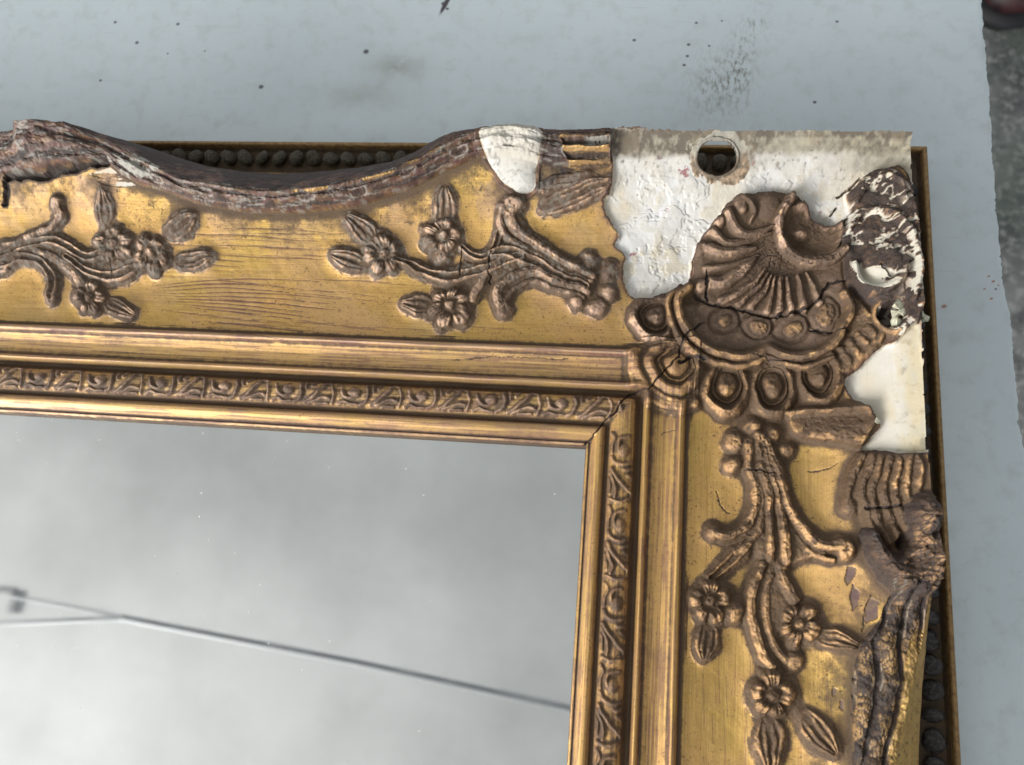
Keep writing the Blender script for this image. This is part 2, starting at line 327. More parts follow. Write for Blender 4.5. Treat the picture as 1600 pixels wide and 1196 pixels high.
gg = np.exp(-(((PU[i]-215)/45)**2+((PV[i]-262)/26)**2))*(bT[i] < .05); g_ = ss(.50, .54, fbm(x_[i]*.7+.6*y_[i], y_[i], 2.2, 5, 6, .7)*.85+.32*gg-.10)*ss(.1, .4, gg); dust[i] = np.maximum(dust[i], .95*g_); soot[i] *= 1-g_
goldline = np.exp(-((dT[i]-cT[i]+1.0)/.45)**2)*(PU[i] > 470)*(vn(x_[i], y_[i], 3, 4) > .35)
soot[i] *= 1-.85*goldline; bole[i] *= 1-.8*goldline; dust[i] *= 1-goldline
i = np.flatnonzero(mR & (PV > 905)); H[i] = zR[i]; LAB[i] = L_rimR
f1, f2 = worley(x_[i]*1.1+1.6*(fbm(x_[i], y_[i], 2.2, 3, 2)-.5), y_[i]*.40+1.4*(fbm(x_[i], y_[i], 3, 2, 6)-.5), .95); cr = ss(.26, .03, f2-f1)*ss(.30, .5, fbm(x_[i], y_[i], 4, 3, 7)+.12); inb = (bR[i] < .02)
lobes = np.sin(aR[i]*15+2.6*np.sin(y_[i]*.10)+2*fbm(x_[i], y_[i], 9, 2, 5)); H[i] += (lobes*.38+(fbm(x_[i], y_[i], 5, 3, 1)-.5)*3.2)*inb*ss(0, .1, aR[i])*ss(1, .85, aR[i])-cr*.28*inb-.9*inb*ss(-.5, -.9, lobes)+.5*(fbm(x_[i], y_[i]*.4, 1.6, 3, 3)-.5)*inb
gre = np.exp(-((lobes+.55)/.12)**2)*inb*(fbm(x_[i], y_[i], 6, 2, 3) > .44)
soot[i] = np.clip(cr*.95*inb+inb*(.36+.75*ss(.43, .57, fbm(x_[i], y_[i]*.55, 2.6, 4, 2)))*.95+.8*inb*ss(-.6, -.95, lobes), 0, 1); rub_sheen[i] = .65*inb; grime_shade[i] = np.where(inb, 1.3*(fbm(x_[i], y_[i]*.5, 4, 4, 4)-.30), .22); dust[i] = .5*gre*(1-.5*cr); soot[i] *= 1-.9*gre
gl = (aR[i] > .80) & inb & (PV[i] > 985); rub_sheen[i][gl] = 0; q = i[gl]; rub_sheen[q] = 0; soot[q] *= .5; grime_shade[q] = 0
q = i[(bR[i] > .02)]; grime_shade[q] = .25+.5*ss(60, 0, PV[q]-905)
bole[i] = np.clip(.5*inb*ss(1010, 920, PV[i]), 0, 1)

# smooth seat cast over the mouldings under the corner ornament
_s0 = np.exp(-(((PU-1062)/78)**2+((PV-566)/62)**2)**3)
_s0 = ss(.25, .75, _s0)*(d_ > 18); H += (np.maximum(21.8+.04*(d_-20), H*0+21.8)-H)*_s0*(d_ < 40)
# ------------------------------------------------------------------ carved ornaments, traced in photograph points projected on the cove
def F(*a, **k):
    dome(a[0]+2, a[1]+1, a[2]*.90, a[2]*.86, 0, a[3]*.7, newlab('flower'), fl=.25)
    flower(*a[:4], newlab('flower', k.pop('label', None)), **k)
def LF(*a, **k): leaf(*a, newlab('leaf', k.pop('label', None)), **k)
def B(x, y, r, h=1.9, name='berry'): dome(x, y, r, r, 0, h, newlab(name))
def ST(pts, w, h, **k): stroke(pts, w, h, newlab(k.pop('name', 'scroll')), **k)
def body(pts, h, lab=None, f=9):
    i, sd = inpoly(pts); put(i, h*ss(-3, f, sd), lab or newlab('spray_body'))
body([(1164,690),(1202,690),(1226,755),(1252,828),(1296,866),(1262,878),(1236,884),(1214,892),(1190,884),(1172,852),(1128,850),(1160,828),(1176,790),(1170,740)], 1.5)
body([(1176,890),(1222,890),(1236,940),(1216,1010),(1222,1044),(1192,1040),(1172,1000),(1162,940)], 1.1)
body([(1155,842),(1176,860),(1150,895),(1110,915),(1104,905),(1130,880)], 1.0)
body([(780,330),(812,325),(830,362),(876,395),(922,425),(922,465),(868,455),(828,438),(800,452),(796,486),(774,480),(770,440),(716,446),(660,438),(612,410),(618,396),(668,418),(720,410),(770,400),(788,370)], 1.1)
body([(-40,380),(60,366),(110,378),(150,398),(190,398),(236,398),(232,424),(180,444),(140,436),(112,416),(140,455),(122,452),(92,424),(90,462),(74,462),(66,428),(30,412),(-40,430)], 1.0)
# left spray
ST([(-60,400),(0,386),(40,375),(74,360),(92,338),(91,318)], [8, 8, 7, 7, 8], 1.9, ball=(90, 318, 10))
ST([(-60,405),(0,396),(50,381),(85,377),(112,389),(138,402),(160,396)], [9, 8, 8, 8, 9], 1.9, groove=.5)
ST([(-60,425),(0,413),(30,402),(60,407),(78,425),(83,448),(80,462)], [12, 12, 12, 9, 9], 1.8, groove=.55, ball=(80, 464, 11))
ST([(60,392),(92,406),(114,424),(132,447)], [6, 8, 8], 1.7)
ST([(108,402),(138,424),(172,433),(205,424),(226,408)], [7, 9, 10, 8], 1.9, groove=.45)
ST([(-50,440),(-20,425),(5,418)], [10, 12], 1.6, groove=.4)
LF(163, 326, 30, 13, -92, 1.6, label='upright narrow leaf above the left spray'); F(176, 383, 30, 2.3, n=5, rot=.4, worn=.3)
LF(284, 352, 27, 21, -35, 2.0, label='dark leaf at the right tip of the left spray'); F(237, 397, 31, 2.4, n=5, rot=1.0, worn=.55)
LF(304, 405, 30, 15, -12, 2.0); F(143, 467, 27, 2.3, rot=.2); LF(187, 482, 26, 15, 28, 2.0)
# right spray of the top rail
LF(563, 357, 32, 17, 222, 2.1); LF(545, 407, 30, 16, 198, 2.1); F(601, 397, 32, 2.5, rot=.5)
LF(694, 322, 32, 18, -88, 1.9); F(694, 370, 31, 2.5, rot=.1, worn=.15); B(689, 400, 15, 2.2, 'rosette')
F(706, 479, 35, 2.6, n=6, rot=.3); LF(652, 477, 27, 15, 185, 2.0)
ST([(620,404),(640,414),(665,428),(708,434),(757,422),(790,408),(815,402)], [6, 9, 11, 9, 7], 2.1, groove=.5)
ST([(722,388),(738,398),(754,402),(770,390),(782,366)], [6, 8, 8], 1.9, groove=.3)
ST([(925,432),(871,404),(832,379),(808,360),(797,338),(808,319)], [6, 8, 9, 10, 10], 2.6, ball=(801, 320, 14))
ST([(920,440),(871,418),(832,396),(800,378),(783,352),(786,325)], [6, 7, 8, 8, 7], 2.1)
ST([(915,448),(871,430),(832,410),(793,396),(768,398)], [6, 8, 10, 12, 8], 2.4, groove=.45)
ST([(917,457),(868,440),(828,425),(795,436),(777,458),(786,482)], [6, 8, 9, 9, 9], 2.3, ball=(789, 483, 14))
ST([(912,466),(866,452),(832,442),(806,452),(792,470)], [4, 6, 6, 5], 1.6)
ST([(780,412),(757,430),(745,452),(738,468)], [6, 8, 7], 1.8)
for b in ((920,408,15),(950,424,16),(950,456,15),(932,478,16),(900,474,13)): B(*b)
# plume, berries and sprays of the right rail
for b in ((1176,670,16),(1205,682,16),(1149,692,18),(1228,706,16),(1146,724,15)): B(*b, 2.2)
ST([(1170,694),(1170,725),(1181,768),(1176,804),(1159,828),(1134,838),(1114,831)], [9, 8, 9, 9, 9, 8], 2.6, ball=(1117, 832, 14))
ST([(1176,688),(1182,740),(1190,780),(1188,815),(1170,850),(1150,862)], [9, 8, 8, 8, 7], 2.2)
ST([(1182,684),(1190,740),(1200,780),(1204,820),(1203,872)], [9, 8, 8, 8], 2.8)
ST([(1190,688),(1204,746),(1216,787),(1224,831),(1226,875)], [9, 8, 8, 9], 2.9)
ST([(1196,694),(1216,749),(1229,787),(1246,820),(1266,842),(1288,852),(1310,852)], [10, 10, 10, 10, 10, 11], 3.0, ball=(1317, 858, 17))
ST([(1212,780),(1230,818),(1252,850),(1280,872),(1300,876)], [6, 7, 7, 5], 1.7)
B(1218, 884, 15, 2.2, 'knot')
ST([(1168,846),(1150,868),(1130,890),(1112,903)], [9, 11, 12, 9], 1.7, groove=.3)
ST([(1192,880),(1176,918),(1174,962),(1186,1008),(1204,1040)], [8, 9, 9, 9], 2.3); ST([(1206,886),(1196,924),(1196,966),(1208,1004),(1226,1030)], [7, 8, 8, 8], 1.7)
ST([(1218,893),(1226,915),(1240,938)], [9, 9], 2.0)
F(1110, 938, 36, 2.9, rot=.3); B(1144, 955, 19, 2.4, 'petal'); LF(1104, 1004, 30, 21, 100, 2.1)
F(1247, 974, 36, 2.9, rot=.9); LF(1308, 1001, 36, 17, 15, 2.4)
B(1238, 1032, 17, 1.8, 'petal')
F(1204, 1084, 38, 3.0, rot=.2); LF(1202, 1160, 42, 24, 88, 2.4); LF(1279, 1146, 42, 22, 52, 2.4)
F(1140, 1290, 38, 3.0); LF(1230, 1270, 40, 20, 60, 2.2)
# corner shell
L_sh = newlab('shell', 'scallop shell ornament in the corner with radiating ribs'); L_ring = newlab('shell_ring', 'double scalloped ring moulding under the corner shell')
i, sd = inpoly([(1092,470),(1086,430),(1090,395),(1104,362),(1118,335),(1140,312),(1170,303),(1225,304),(1262,322),(1275,345),(1312,362),(1318,395),(1322,438),(1325,487),(1305,525),(1262,556),(1200,548),(1150,556),(1100,545),(1066,510),(1058,475)])
ang = np.arctan2(WV[i]-398, WU[i]-1218)
put(i, 1.6*ss(-4, 12, sd)+.5*ss(10, 60, sd), L_sh)
def sh(pts, w, h, **k): stroke(pts, w, h, L_sh, **k)
sh([(1136,338),(1150,362),(1174,372),(1206,358)], [9, 11, 10, 4], 3.7)
sh([(1112,366),(1132,384),(1160,384),(1186,376),(1206,368)], [9, 9, 8, 6, 3], 3.3)
sh([(1108,396),(1128,400),(1150,400),(1180,394)], [12, 12, 10, 4], 3.8)
sh([(1104,424),(1136,420),(1162,414),(1186,404)], [7, 7, 6, 3], 3.1)
sh([(1110,446),(1124,446),(1148,434),(1180,412)], [13, 13, 11, 4], 3.8)
sh([(1128,474),(1164,454),(1194,428)], [9, 8, 3], 3.5)
sh([(1152,480),(1176,458),(1200,434)], [7, 6, 3], 3.5); sh([(1172,484),(1188,462),(1206,436)], [8, 6, 3], 3.7)
sh([(1194,490),(1202,464),(1212,438)], [7, 6, 3], 3.6); sh([(1213,492),(1216,464),(1219,438)], [7, 6, 3], 3.8)
sh([(1233,490),(1230,464),(1226,438)], [8, 6, 3], 3.7); sh([(1254,488),(1248,460),(1242,434)], [8, 6, 3], 3.8)
sh([(1276,478),(1266,452),(1256,430)], [8, 6, 3], 3.3)
for cx, cy, r in ((1158,326,12),(1122,350,12),(1096,393,12),(1096,449,12)): dome(cx, cy, r, r+2, 0, 4.0, L_sh, pit=.15)
sh([(1150,312),(1170,318),(1180,335),(1172,350)], [5, 6, 5, 4], 3.4)
dome(1202, 330, 22, 24, 0, 3.4, L_sh)
L_cup = newlab('shell_cup', 'hollow crescent cup at the upper right of the corner shell')
i = win(1205, 1325, 300, 420); k = np.hypot((WU[i]-1266)/50, (WV[i]-362)/46); ADD[i] += -2.6*ss(1.0, .55, k)+2.4*np.exp(-((WU[i]-1250)**2+(WV[i]-368)**2)/13**2)
put(i, np.where(k < 1, 2.0, 0), L_cup)
stroke([(1236,312),(1218,336),(1215,364),(1225,392),(1246,409),(1270,413),(1297,407),(1316,394)], [8, 9, 10, 10, 9, 8], 4.0, L_cup)
def cup(cx, cy, rx, ry, h=2.3):
    l = newlab('shell_bead'); dome(cx, cy, rx, ry, 0, h, l, fl=.2)
    i = win(cx-rx*2, cx+rx*2, cy-ry*2, cy+ry*2); k = np.hypot((WU[i]-cx)/rx, (WV[i]-cy)/ry); ADD[i] -= .9*np.exp(-((k-1.08)/.13)**2)
for c_ in ((1132,504,24,19),(1183,512,22,18),(1236,514,26,21),(1288,494,24,26)): cup(*c_)
ring = [(1075,452),(1060,474),(1067,508),(1086,536),(1115,551),(1149,561),(1176,557),(1198,549),(1220,557),(1254,561),(1288,549),(1311,521),(1324,487),(1314,464)]
stroke(ring, [8, 8, 8, 8, 8, 8], 4.3, L_ring)
rc = np.array([1195, 470.]); ring2 = [tuple(rc+(np.array(p)-rc)*np.array([1.11, 1.15])) for p in ring[:-3]]
stroke(ring2, [6, 6.5, 6.5, 6.5, 6, 4], 3.4, L_ring)
def egg(cx, cy, rx, ry, ang=90, dark=0):
    l = newlab('egg_cup'); i = win(cx-rx*1.9, cx+rx*1.9, cy-ry*1.9, cy+ry*1.9)
    du = (WU[i]-cx)/rx; dv = (WV[i]-cy)/ry; k = np.hypot(du, dv); a = math.radians(ang)
    kk = np.hypot((du-.12*math.cos(a)), (dv-.14*math.sin(a)))
    cr = .55+.45*np.cos(np.arctan2(dv, du)-a)
    r = (1.3+1.7*cr)*np.where(kk < 1.12, np.sqrt(np.clip(1-((kk-1.12)/.20)**2, 0, 1)), np.clip(1-(kk-1.12)/.42, 0, 1)**.8)            # outer crescent
    r = np.maximum(r, 1.3*np.sqrt(np.clip(1-((k-.80)/.08)**2, 0, 1))); r = np.maximum(r, (2.6+.6*np.cos(np.arctan2(dv, du)-a))*np.sqrt(np.clip(1-(k/.62)**2, 0, 1)))
    r = np.maximum(r, .35*(kk < 1.2)); put(i, r, l)
for e in ((1025,494,29,27,110),(1056,568,33,33,130),(1134,602,28,34,95),(1206,603,28,35,85),(1277,588,27,31,70)): egg(*e)
stroke([(990,552),(992,590),(1015,618),(1050,632),(1085,630)], [9, 11, 11, 9], 2.0, newlab('scroll'))
for k in range(5): ST([(1296+k*14, 558-k*11), (1310+k*13, 580-k*14)], [7, 7], 2.2, name='shell_fluting')
i, sd = inpoly([(1318,455),(1345,470),(1372,500),(1385,530),(1350,565),(1318,588),(1300,600),(1300,560),(1322,520)]); put(i, 1.5*ss(-3, 8, sd)+1.0*(fbm(WU[i], WV[i], 14, 3, 2)-.5), newlab('corner_leaf'))
# tongue leaf pointing at the lower plaster patch
i, sd = inpoly([(1226,642),(1290,633),(1338,626),(1358,640),(1369,660),(1352,690),(1336,701),(1290,692),(1238,680)])
put(i, 1.5*ss(-5, 8, sd)+1.9*np.exp(-((WV[i]-642+.08*(WU[i]-1290))/6)**2)*(sd > 0)+1.3*ss(645, 690, WV[i])*(sd > 3), newlab('tongue_leaf', 'blunt brown tongue leaf pointing at the lower plaster patch'))
# fan leaf, knob and C scroll on the right rim
L_fan = newlab('fan_leaf', 'fluted fan leaf above the dark knob on the right rim')
i, sd = inpoly([(1340,712),(1436,708),(1438,770),(1412,800),(1400,850),(1380,850),(1348,820),(1340,800),(1318,805),(1310,785),(1322,745)])
put(i, 1.6*ss(-3, 7, sd), L_fan)
for p in ([(1346,716),(1328,750),(1320,792)], [(1362,716),(1346,760),(1352,800),(1366,850)], [(1374,718),(1360,765),(1366,810),(1384,848)], [(1388,718),(1376,765),(1382,800),(1398,840)], [(1404,718),(1394,765),(1400,800),(1410,825)], [(1420,716),(1414,765),(1420,790)]):
    stroke(p, [7, 8, 7], 2.5, L_fan)
dome(1325, 790, 15, 17, 0, 2.6, L_fan)
L_knob = newlab('scroll_knob', 'dark red brown knob and C scroll on the right rim')
i, sd = inpoly([(1350,822),(1366,850),(1400,862),(1408,830),(1404,800),(1420,782),(1446,776),(1472,790),(1482,830),(1480,880),(1472,925),(1440,930),(1405,915),(1372,885)])
put(i, 4.2*ss(-3, 14, sd)+(fbm(WU[i], WV[i], 13, 3, 3)-.5)*2.2*ss(0, 8, sd), L_knob)
dome(1440, 808, 33, 31, 0, 7.5, L_knob); stroke([(1356,838),(1376,874),(1408,900),(1446,896),(1468,862)], [9, 13, 17, 20, 18], 5.6, L_knob)
i = win(1380, 1430, 830, 880); ADD[i] -= 4.5*ss(1, .3, np.hypot((WU[i]-1412)/17, (WV[i]-848)/16))
# dark crackled lump at the outer corner
L_lump = newlab('corner_scroll', 'dark crackled scroll lump with pale gesso showing, by the outer corner')
i, sd = inpoly([(1330,300),(1345,276),(1372,264),(1402,268),(1424,300),(1436,340),(1444,420),(1444,490),(1420,520),(1384,522),(1372,490),(1350,470),(1322,440),(1312,400),(1306,368),(1322,345)], jag=6)
put(i, 2.4*ss(-2, 9, sd)+(fbm(WU[i]+WV[i], WV[i]-WU[i], 30, 2, 2)-.5)*2.0*ss(0, 8, sd), L_lump)
LUMP = (i, sd); dome(1374, 412, 36, 34, 0, 4.6, L_lump, pit=.25)
for p in ([(1336,322),(1350,296),(1376,282),(1400,292),(1408,318)], [(1322,366),(1345,338),(1385,336),(1416,366),(1430,415),(1424,470)]): stroke(p, [6, 9, 9, 7], 3.8, L_lump)
stroke([(1330,420),(1340,446),(1366,458),(1396,448),(1408,424)], [8, 10, 9], 4.6, L_lump)
i = win(1355, 1430, 455, 535); kk = np.hypot((WU[i]-1392)/24, (WV[i]-494)/22); CAV = (i, kk); ADD[i] -= 6.5*ss(1, .55, kk); put(i, 2.2*np.exp(-((kk-1.15)/.25)**2), newlab('drilled_socket'))
# plaster left bare
i, sd = inpoly([(749,197),(786,186),(817,184),(838,190),(852,206),(851,227),(843,250),(838,272),(838,294),(825,303),(804,298),(783,282),(765,256),(752,232),(748,211)], jag=3)
L_kn = newlab('plaster_knob', 'bare white plaster knob on the top rim'); m = sd > 0; rr = ss(0, 30, sd)
H[i[m]] = H[i[m]]*1; ADD[i] += 2.2*np.sqrt(np.clip(sd/30, 0, 1)); q = i[m]; REL[q] = 0; LAB[q] = L_kn; plas[q] = ss(0, 2.0, sd[m]); 
for A in (soot, grime_shade, rub_sheen, bole, dust): A[q] = 0
H[q] -= .0; DEP_knob = q
q2 = i[(sd > -6) & (sd <= 0)]; bole[q2] = .9; ADD[q2] += .4
i = q; soot[i] = np.clip(1.9*(fbm(x_[i]*1.0, y_[i]*1.6, 1.6, 4, 3)-.56), 0, .9)*1.4*ss(840, 800, PU[i])+np.clip(2.5*(fbm(x_[i], y_[i], 1.2, 4, 3)-.50), 0, 1)*ss(805, 850, PU[i]); dust[i] = .35*ss(225, 195, PV[i])+.25
# sooty patch beside it
i, sd = inpoly([(838,300),(842,262),(852,205),(876,206),(880,240),(890,258),(905,264),(870,285)], jag=5); soot[i] = np.maximum(soot[i], .92*ss(-3, 4, sd)); LAB[i[(sd > 0) & (plas[i] < .5)]] = L_rimT
# fluted channel up to the break
i, sd = inpoly([(880,208),(954,204),(954,253),(925,262),(893,260),(880,240)], sm=False, jag=5)
L_ch = newlab('rim_channel', 'fluted piece of rim beside the broken corner, worn to red and gold'); m = sd > 0; LAB[i[m]] = L_ch
j = i[m]; ph = (PV[j]-206)/52; ADD[j] += .9*np.sin(ph*2*math.pi*2.2)-.5; soot[j] = np.clip(.75*(np.sin(ph*2*math.pi*2.2) < .1)+.4*(fbm(x_[j], y_[j], 2, 3, 2)-.4), 0, 1); bole[j] = .75*(ph < .55); rub_sheen[j] = .3; dust[j] = .7*ss(912, 925, PU[j]+12*(fbm(x_[j], y_[j], 2, 3, 2)-.5))*ss(213, 218, PV[j])*ss(238, 231, PV[j]+.15*(PU[j]-930))*(fbm(x_[j], y_[j], 1.5, 3, 3) > .36); grime_shade[j] = 0
leaf(905, 303, 62, 17, -22, 2.2, newlab('leaf', 'greyish brown leaf tucked under the rim at the break'), curl=.1); leaf(885, 285, 46, 13, -12, 1.7, newlab('leaf'), curl=.1)

# the two large bare patches at the corner
def bare(pts, name, label, depth=1.5, jag=5):
    i, sd = inpoly(pts, jag=jag); m = (sd > 0); j = i[m]
    LAB[j] = newlab(name, label); REL[j] = 0; plas[j] = ss(0, 1.5, sd[m]); ADD[j] -= depth*ss(0, 4, sd[m])
    for A in (soot, grime_shade, rub_sheen, bole, dust): A[j] = 0
    e = i[(sd <= 0) & (sd > -9) & (plas[i] < .1)]; bole[e] = np.maximum(bole[e], .95*ss(-9, 0, sd[(sd <= 0) & (sd > -9) & (plas[i] < .1)])*(fbm(x_[e], y_[e], 3, 2, 1) > .32))
    ee = i[(sd <= 0) & (sd > -7)]; soot[ee] = np.maximum(soot[ee], .8*ss(-4, 0, sd[(sd <= 0) & (sd > -7)])); ADD[ee] += .05*ss(-7, -1, sd[(sd <= 0) & (sd > -7)])
    return j, sd[m]
j, sdj = bare([(956,198),(958,262),(956,290),(943,312),(948,338),(964,362),(962,385),(975,400),(971,420),(978,450),(996,465),(1030,463),(1064,448),(1078,430),(1084,404),(1092,380),(1108,352),(1130,328),(1160,306),(1200,300),(1240,303),(1262,322),(1272,342),(1290,354),(1308,350),(1330,332),(1325,305),(1340,286),(1358,272),(1386,261),(1408,256),(1424,275),(1434,330),(1455,330),(1455,190)],
    'plaster_patch', 'bare white plaster patch along the top of the broken corner', jag=6)
PU_, PV_ = PU[j], PV[j]; n1 = fbm(x_[j], y_[j], 5, 4, 2); n2 = fbm(x_[j], y_[j], 1.4, 4, 5)
band = ss(244, 226, PV_+14*(n1-.5)+.02*(PU_-1150)); xc = PU_
dust[j] = np.clip(.95*band+.75*ss(1290, 1400, xc)*ss(300, 255, PV_)+.35*(n1 > .6)*ss(330, 400, PV_), 0, 1)
sm_ = band*(ss(1060, 960, xc)*1.3+np.exp(-((xc-1085)/50)**2)*1.1+.45)+.6*ss(211, 205, PV_)+.9*np.exp(-((xc-1160)/45)**2)*ss(268, 240, PV_)+.55*ss(1240, 1390, xc)*ss(275, 250, PV_)
soot[j] = np.clip(sm_*(.35+1.5*(n2-.3))+.0, 0, .95); soot[j] = np.maximum(soot[j], np.clip((n2-.60)*5, 0, .8)*(ss(300, 245, PV_)*.8+.12+.6*np.exp(-(((PU_-1300)/30)**2+((PV_-320)/30)**2))))
rub_sheen[j] = np.clip(1.6*(n1-.54)*3, 0, .6)*ss(330, 400, PV_)*.6+.2*(n1 > .58)
bole[j] = np.where(n2+.35*np.exp(-(((PU_-1068)/14)**2+((PV_-262)/13)**2))+.3*np.exp(-(((PU_-1040)/7)**2+((PV_-320)/5)**2))+.3*np.exp(-(((PU_-990)/14)**2+((PV_-393+.3*(PU_-990))/3)**2)) > .84, .85, 0)
nq = .5*fbm(x_[j]+y_[j], y_[j]-x_[j], 19, 5, 6, .6)+.5*fbm(x_[j]*.9-.43*y_[j], y_[j]*.9+.43*x_[j], 11, 5, 3, .6); ADD[j] += .6*(n1-.5)+ss(250, 285, PV_)*(.34*ss(.495, .52, nq)+.26*ss(.56, .58, nq))-.3; rub_sheen[j] = np.clip(rub_sheen[j]+.5*ss(.45, .43, nq)*ss(250, 290, PV_), 0, 1)
# brown gilded rag round the hole
i = win(1060, 1190, 195, 285); kk = np.hypot((PU[i]-1122)/31, (PV[i]-240)/28.5); HOLE = i[kk < 1+.05*(fbm(PU[i], PV[i], 8, 2, 1)-.5)]
m = (kk < 1.42+.9*(fbm(x_[i], y_[i], 3, 3, 2)-.5)+.28*(PU[i] > 1135)); q = i[m]; soot[q] = np.clip(.30+1.4*(vn(x_[q], y_[q], .9, 2)-.5), 0, 1); plas[q] *= .25; grime_shade[q] = .35; rub_sheen[q] = .6
q = i[(kk < 1.14) & (kk >= 1)]; ADD[q] += .5; soot[q] = .9
j, sdj = bare([(1441,505),(1447,560),(1455,620),(1456,696),(1442,707),(1420,709),(1385,706),(1346,702),(1358,690),(1376,666),(1364,650),(1352,628),(1330,620),(1318,592),(1336,580),(1356,563),(1376,545),(1400,532),(1424,506)],
    'plaster_patch', 'bare cream plaster patch on the right side below the corner', jag=3)
n1 = fbm(x_[j], y_[j]*.35, 4, 4, 2); n2 = fbm(x_[j], y_[j], 2, 4, 5)
dust[j] = np.clip(.75*ss(1395, 1440, PU[j]+30*(n1-.5))+.3*ss(670, 705, PV[j])+.10, 0, 1); rub_sheen[j] = np.clip((n1-.44)*4, 0, .9)*ss(1360, 1415, PU[j])+.45*np.exp(-(((PU[j]-1358)/14)**2+((PV[j]-602)/26)**2))+.12
soot[j] = np.clip((n2-.58)*4, 0, .8)*ss(1390, 1425, PU[j])*.8
# gesso showing between the flakes of the corner lump
i, sd = LUMP; m = (LAB[i] == L_lump); j = i[m]
f1, f2 = worley(x_[j]+1.5*vn(x_[j], y_[j], 1.7, 2), y_[j], 1.3); crk = ss(.2, .02, f2-f1)
v_ = fbm(x_[j], y_[j], 4.0, 4, 6); vein = ss(.060, .035, np.abs(v_-.5)); kl = np.hypot((PU[j]-1370)/38, (PV[j]-412)/38); low = ((np.abs(kl-.98) < .26) & (PV[j] > 414) & (PU[j] < 1402)) | (np.exp(-(((PU[j]-1364)/40)**2+((PV[j]-440)/20)**2)) > .5)
soot[j] = np.clip(1.0-.3*crk, 0, 1); bole[j] = .6; rub_sheen[j] = .9*(vn(x_[j], y_[j], .9, 3) > .68)*(fbm(x_[j], y_[j], 5, 2, 3) > .5); soot[j] *= np.where(rub_sheen[j] > .5, .25, 1); ADD[j] -= .12*crk
pm = np.maximum(vein*(vn(x_[j], y_[j], 6, 2) > .42), low*(fbm(x_[j], y_[j], 3, 3, 4) < .60)); pm = np.maximum(pm, (fbm(x_[j], y_[j], 5, 3, 1) > .60)*ss(1395, 1425, PU[j]))
pm = np.clip(pm, 0, 1); plas[j] = pm; soot[j] *= 1-pm; rub_sheen[j] *= 1-pm; bole[j] *= 1-pm; dust[j] = .62*pm; grime_shade[j] = 0
i, kk = CAV; soot[i] = np.maximum(soot[i], .9*ss(.95, .7, kk))
j = np.flatnonzero((PU > 1418) & (PU < 1450) & (PV > 262) & (PV < 545) & ~t_ & (LAB == 0)); plas[j] = ss(.42, .48, fbm(x_[j], y_[j], 4, 3, 5)); dust[j] = .7*plas[j]; soot[j] = .8*(1-plas[j])
# knob colours
for L_ in (L_knob,):
    j = np.flatnonzero(LAB == L_); f1, f2 = worley(x_[j], y_[j], 1.5); crk = ss(.25, .05, f2-f1); hot = ss(.45, .6, fbm(x_[j], y_[j], 6, 2, 4)+.10*ss(830, 860, PV[j]))*(.35+.65*ss(1400, 1425, PU[j]+.3*(PV[j]-850)))
    soot[j] = np.clip(1.0-.72*hot*(1-crk)-.25*(fbm(x_[j], y_[j], 3, 3, 2)-.4), 0, 1); bole[j] = np.clip(.8-.75*hot*(1-crk), 0, 1); rub_sheen[j] = hot*(1-crk); ADD[j] += -.15*crk*hot+.6*(fbm(x_[j], y_[j], 2.2, 3, 3)-.5)
rs = random.Random(5); _WU, _WV = WU, WV; WU, WV = PU+0, PV+0
def scratch(x0s, y0s, L, sl, bow, wpx, st):
    pts = [(x0s+L*q, y0s+sl*L*q+bow*math.sin(math.pi*q)+rs.uniform(-.5, .5)) for q in np.linspace(0, 1, 7)]
    i, b, t, s_, Lt = line_field(pts, 5, sm=True); w_ = wpx*np.sin(np.clip(t, .02, .98)*math.pi)**.6
    c = ss(1.5, .5, b/w_)*(vn(PU[i]*.06, PV[i], 1.4, 2) > .22)*(LAB[i] == 0); bole[i] = np.maximum(bole[i], st*c); ADD[i] -= .06*c
for k in range(34):
    y = rs.uniform(350, 512); scratch(rs.uniform(225, 470), y, rs.uniform(70, 190)*(1.3 if y > 430 else 1), .02+.085*(y-350)/160+rs.uniform(-.02, .03), rs.uniform(-5, 2), rs.choice((.7, .8, .9, 1.3)), rs.uniform(.5, 1))
for k in range(9): scratch(236+6*k, 446+4*k, 240+rs.uniform(-30, 60), -.02+.035*k*.5, -9+k, rs.choice((.9, 1.4)), 1)
for k in range(26): scratch(rs.uniform(0, 900), rs.uniform(500, 575), rs.uniform(60, 200), .05, 0, .7, rs.uniform(.4, .9))
for k in range(22):
    p0 = (rs.uniform(1080, 1300), rs.uniform(1000, 1120)); i, b, t, s_, Lt = line_field([p0, (p0[0]+2, p0[1]+rs.uniform(40, 110))], 5); c = ss(1.3, .4, b/.75)*(LAB[i] == 0)*(vn(PU[i], PV[i]*.06, 1.4, 2) > .3); bole[i] = np.maximum(bole[i], .75*c)
WU, WV = _WU, _WV
CHIP = []
# white flakes on the panel left, purple grey losses on the right panel
for p, c, kd in (([(133,268),(165,262),(188,272),(160,280)], 1, 0), ([(150,283),(185,276),(208,286),(180,292),(165,290)], 1, 0), ([(1322,884),(1336,886),(1334,905),(1326,915),(1320,905)], 0, 1), ([(1334,912),(1346,925),(1342,945),(1330,955),(1330,930)], 0, 1), ([(1360,932),(1376,940),(1372,965),(1350,975),(1354,950)], 0, 1), ([(1303,1080),(1311,1080),(1309,1090),(1303,1090)], 0, 1), ([(1316,1096),(1323,1098),(1321,1112),(1316,1110)], 0, 1)):
    i, sd = inpoly(p, jag=5, sm=False); m = sd > 0
    if kd: q = i[m]; soot[q] = .42; bole[q] = 1.0; rub_sheen[q] = 0; dust[q] = .10; ADD[q] -= .3; CHIP.append(q)
    else: plas[i[m]] = ss(.4, .46, fbm(x_[i[m]]*.3, y_[i[m]], 2, 3, 2)); ADD[i[m]] -= .3

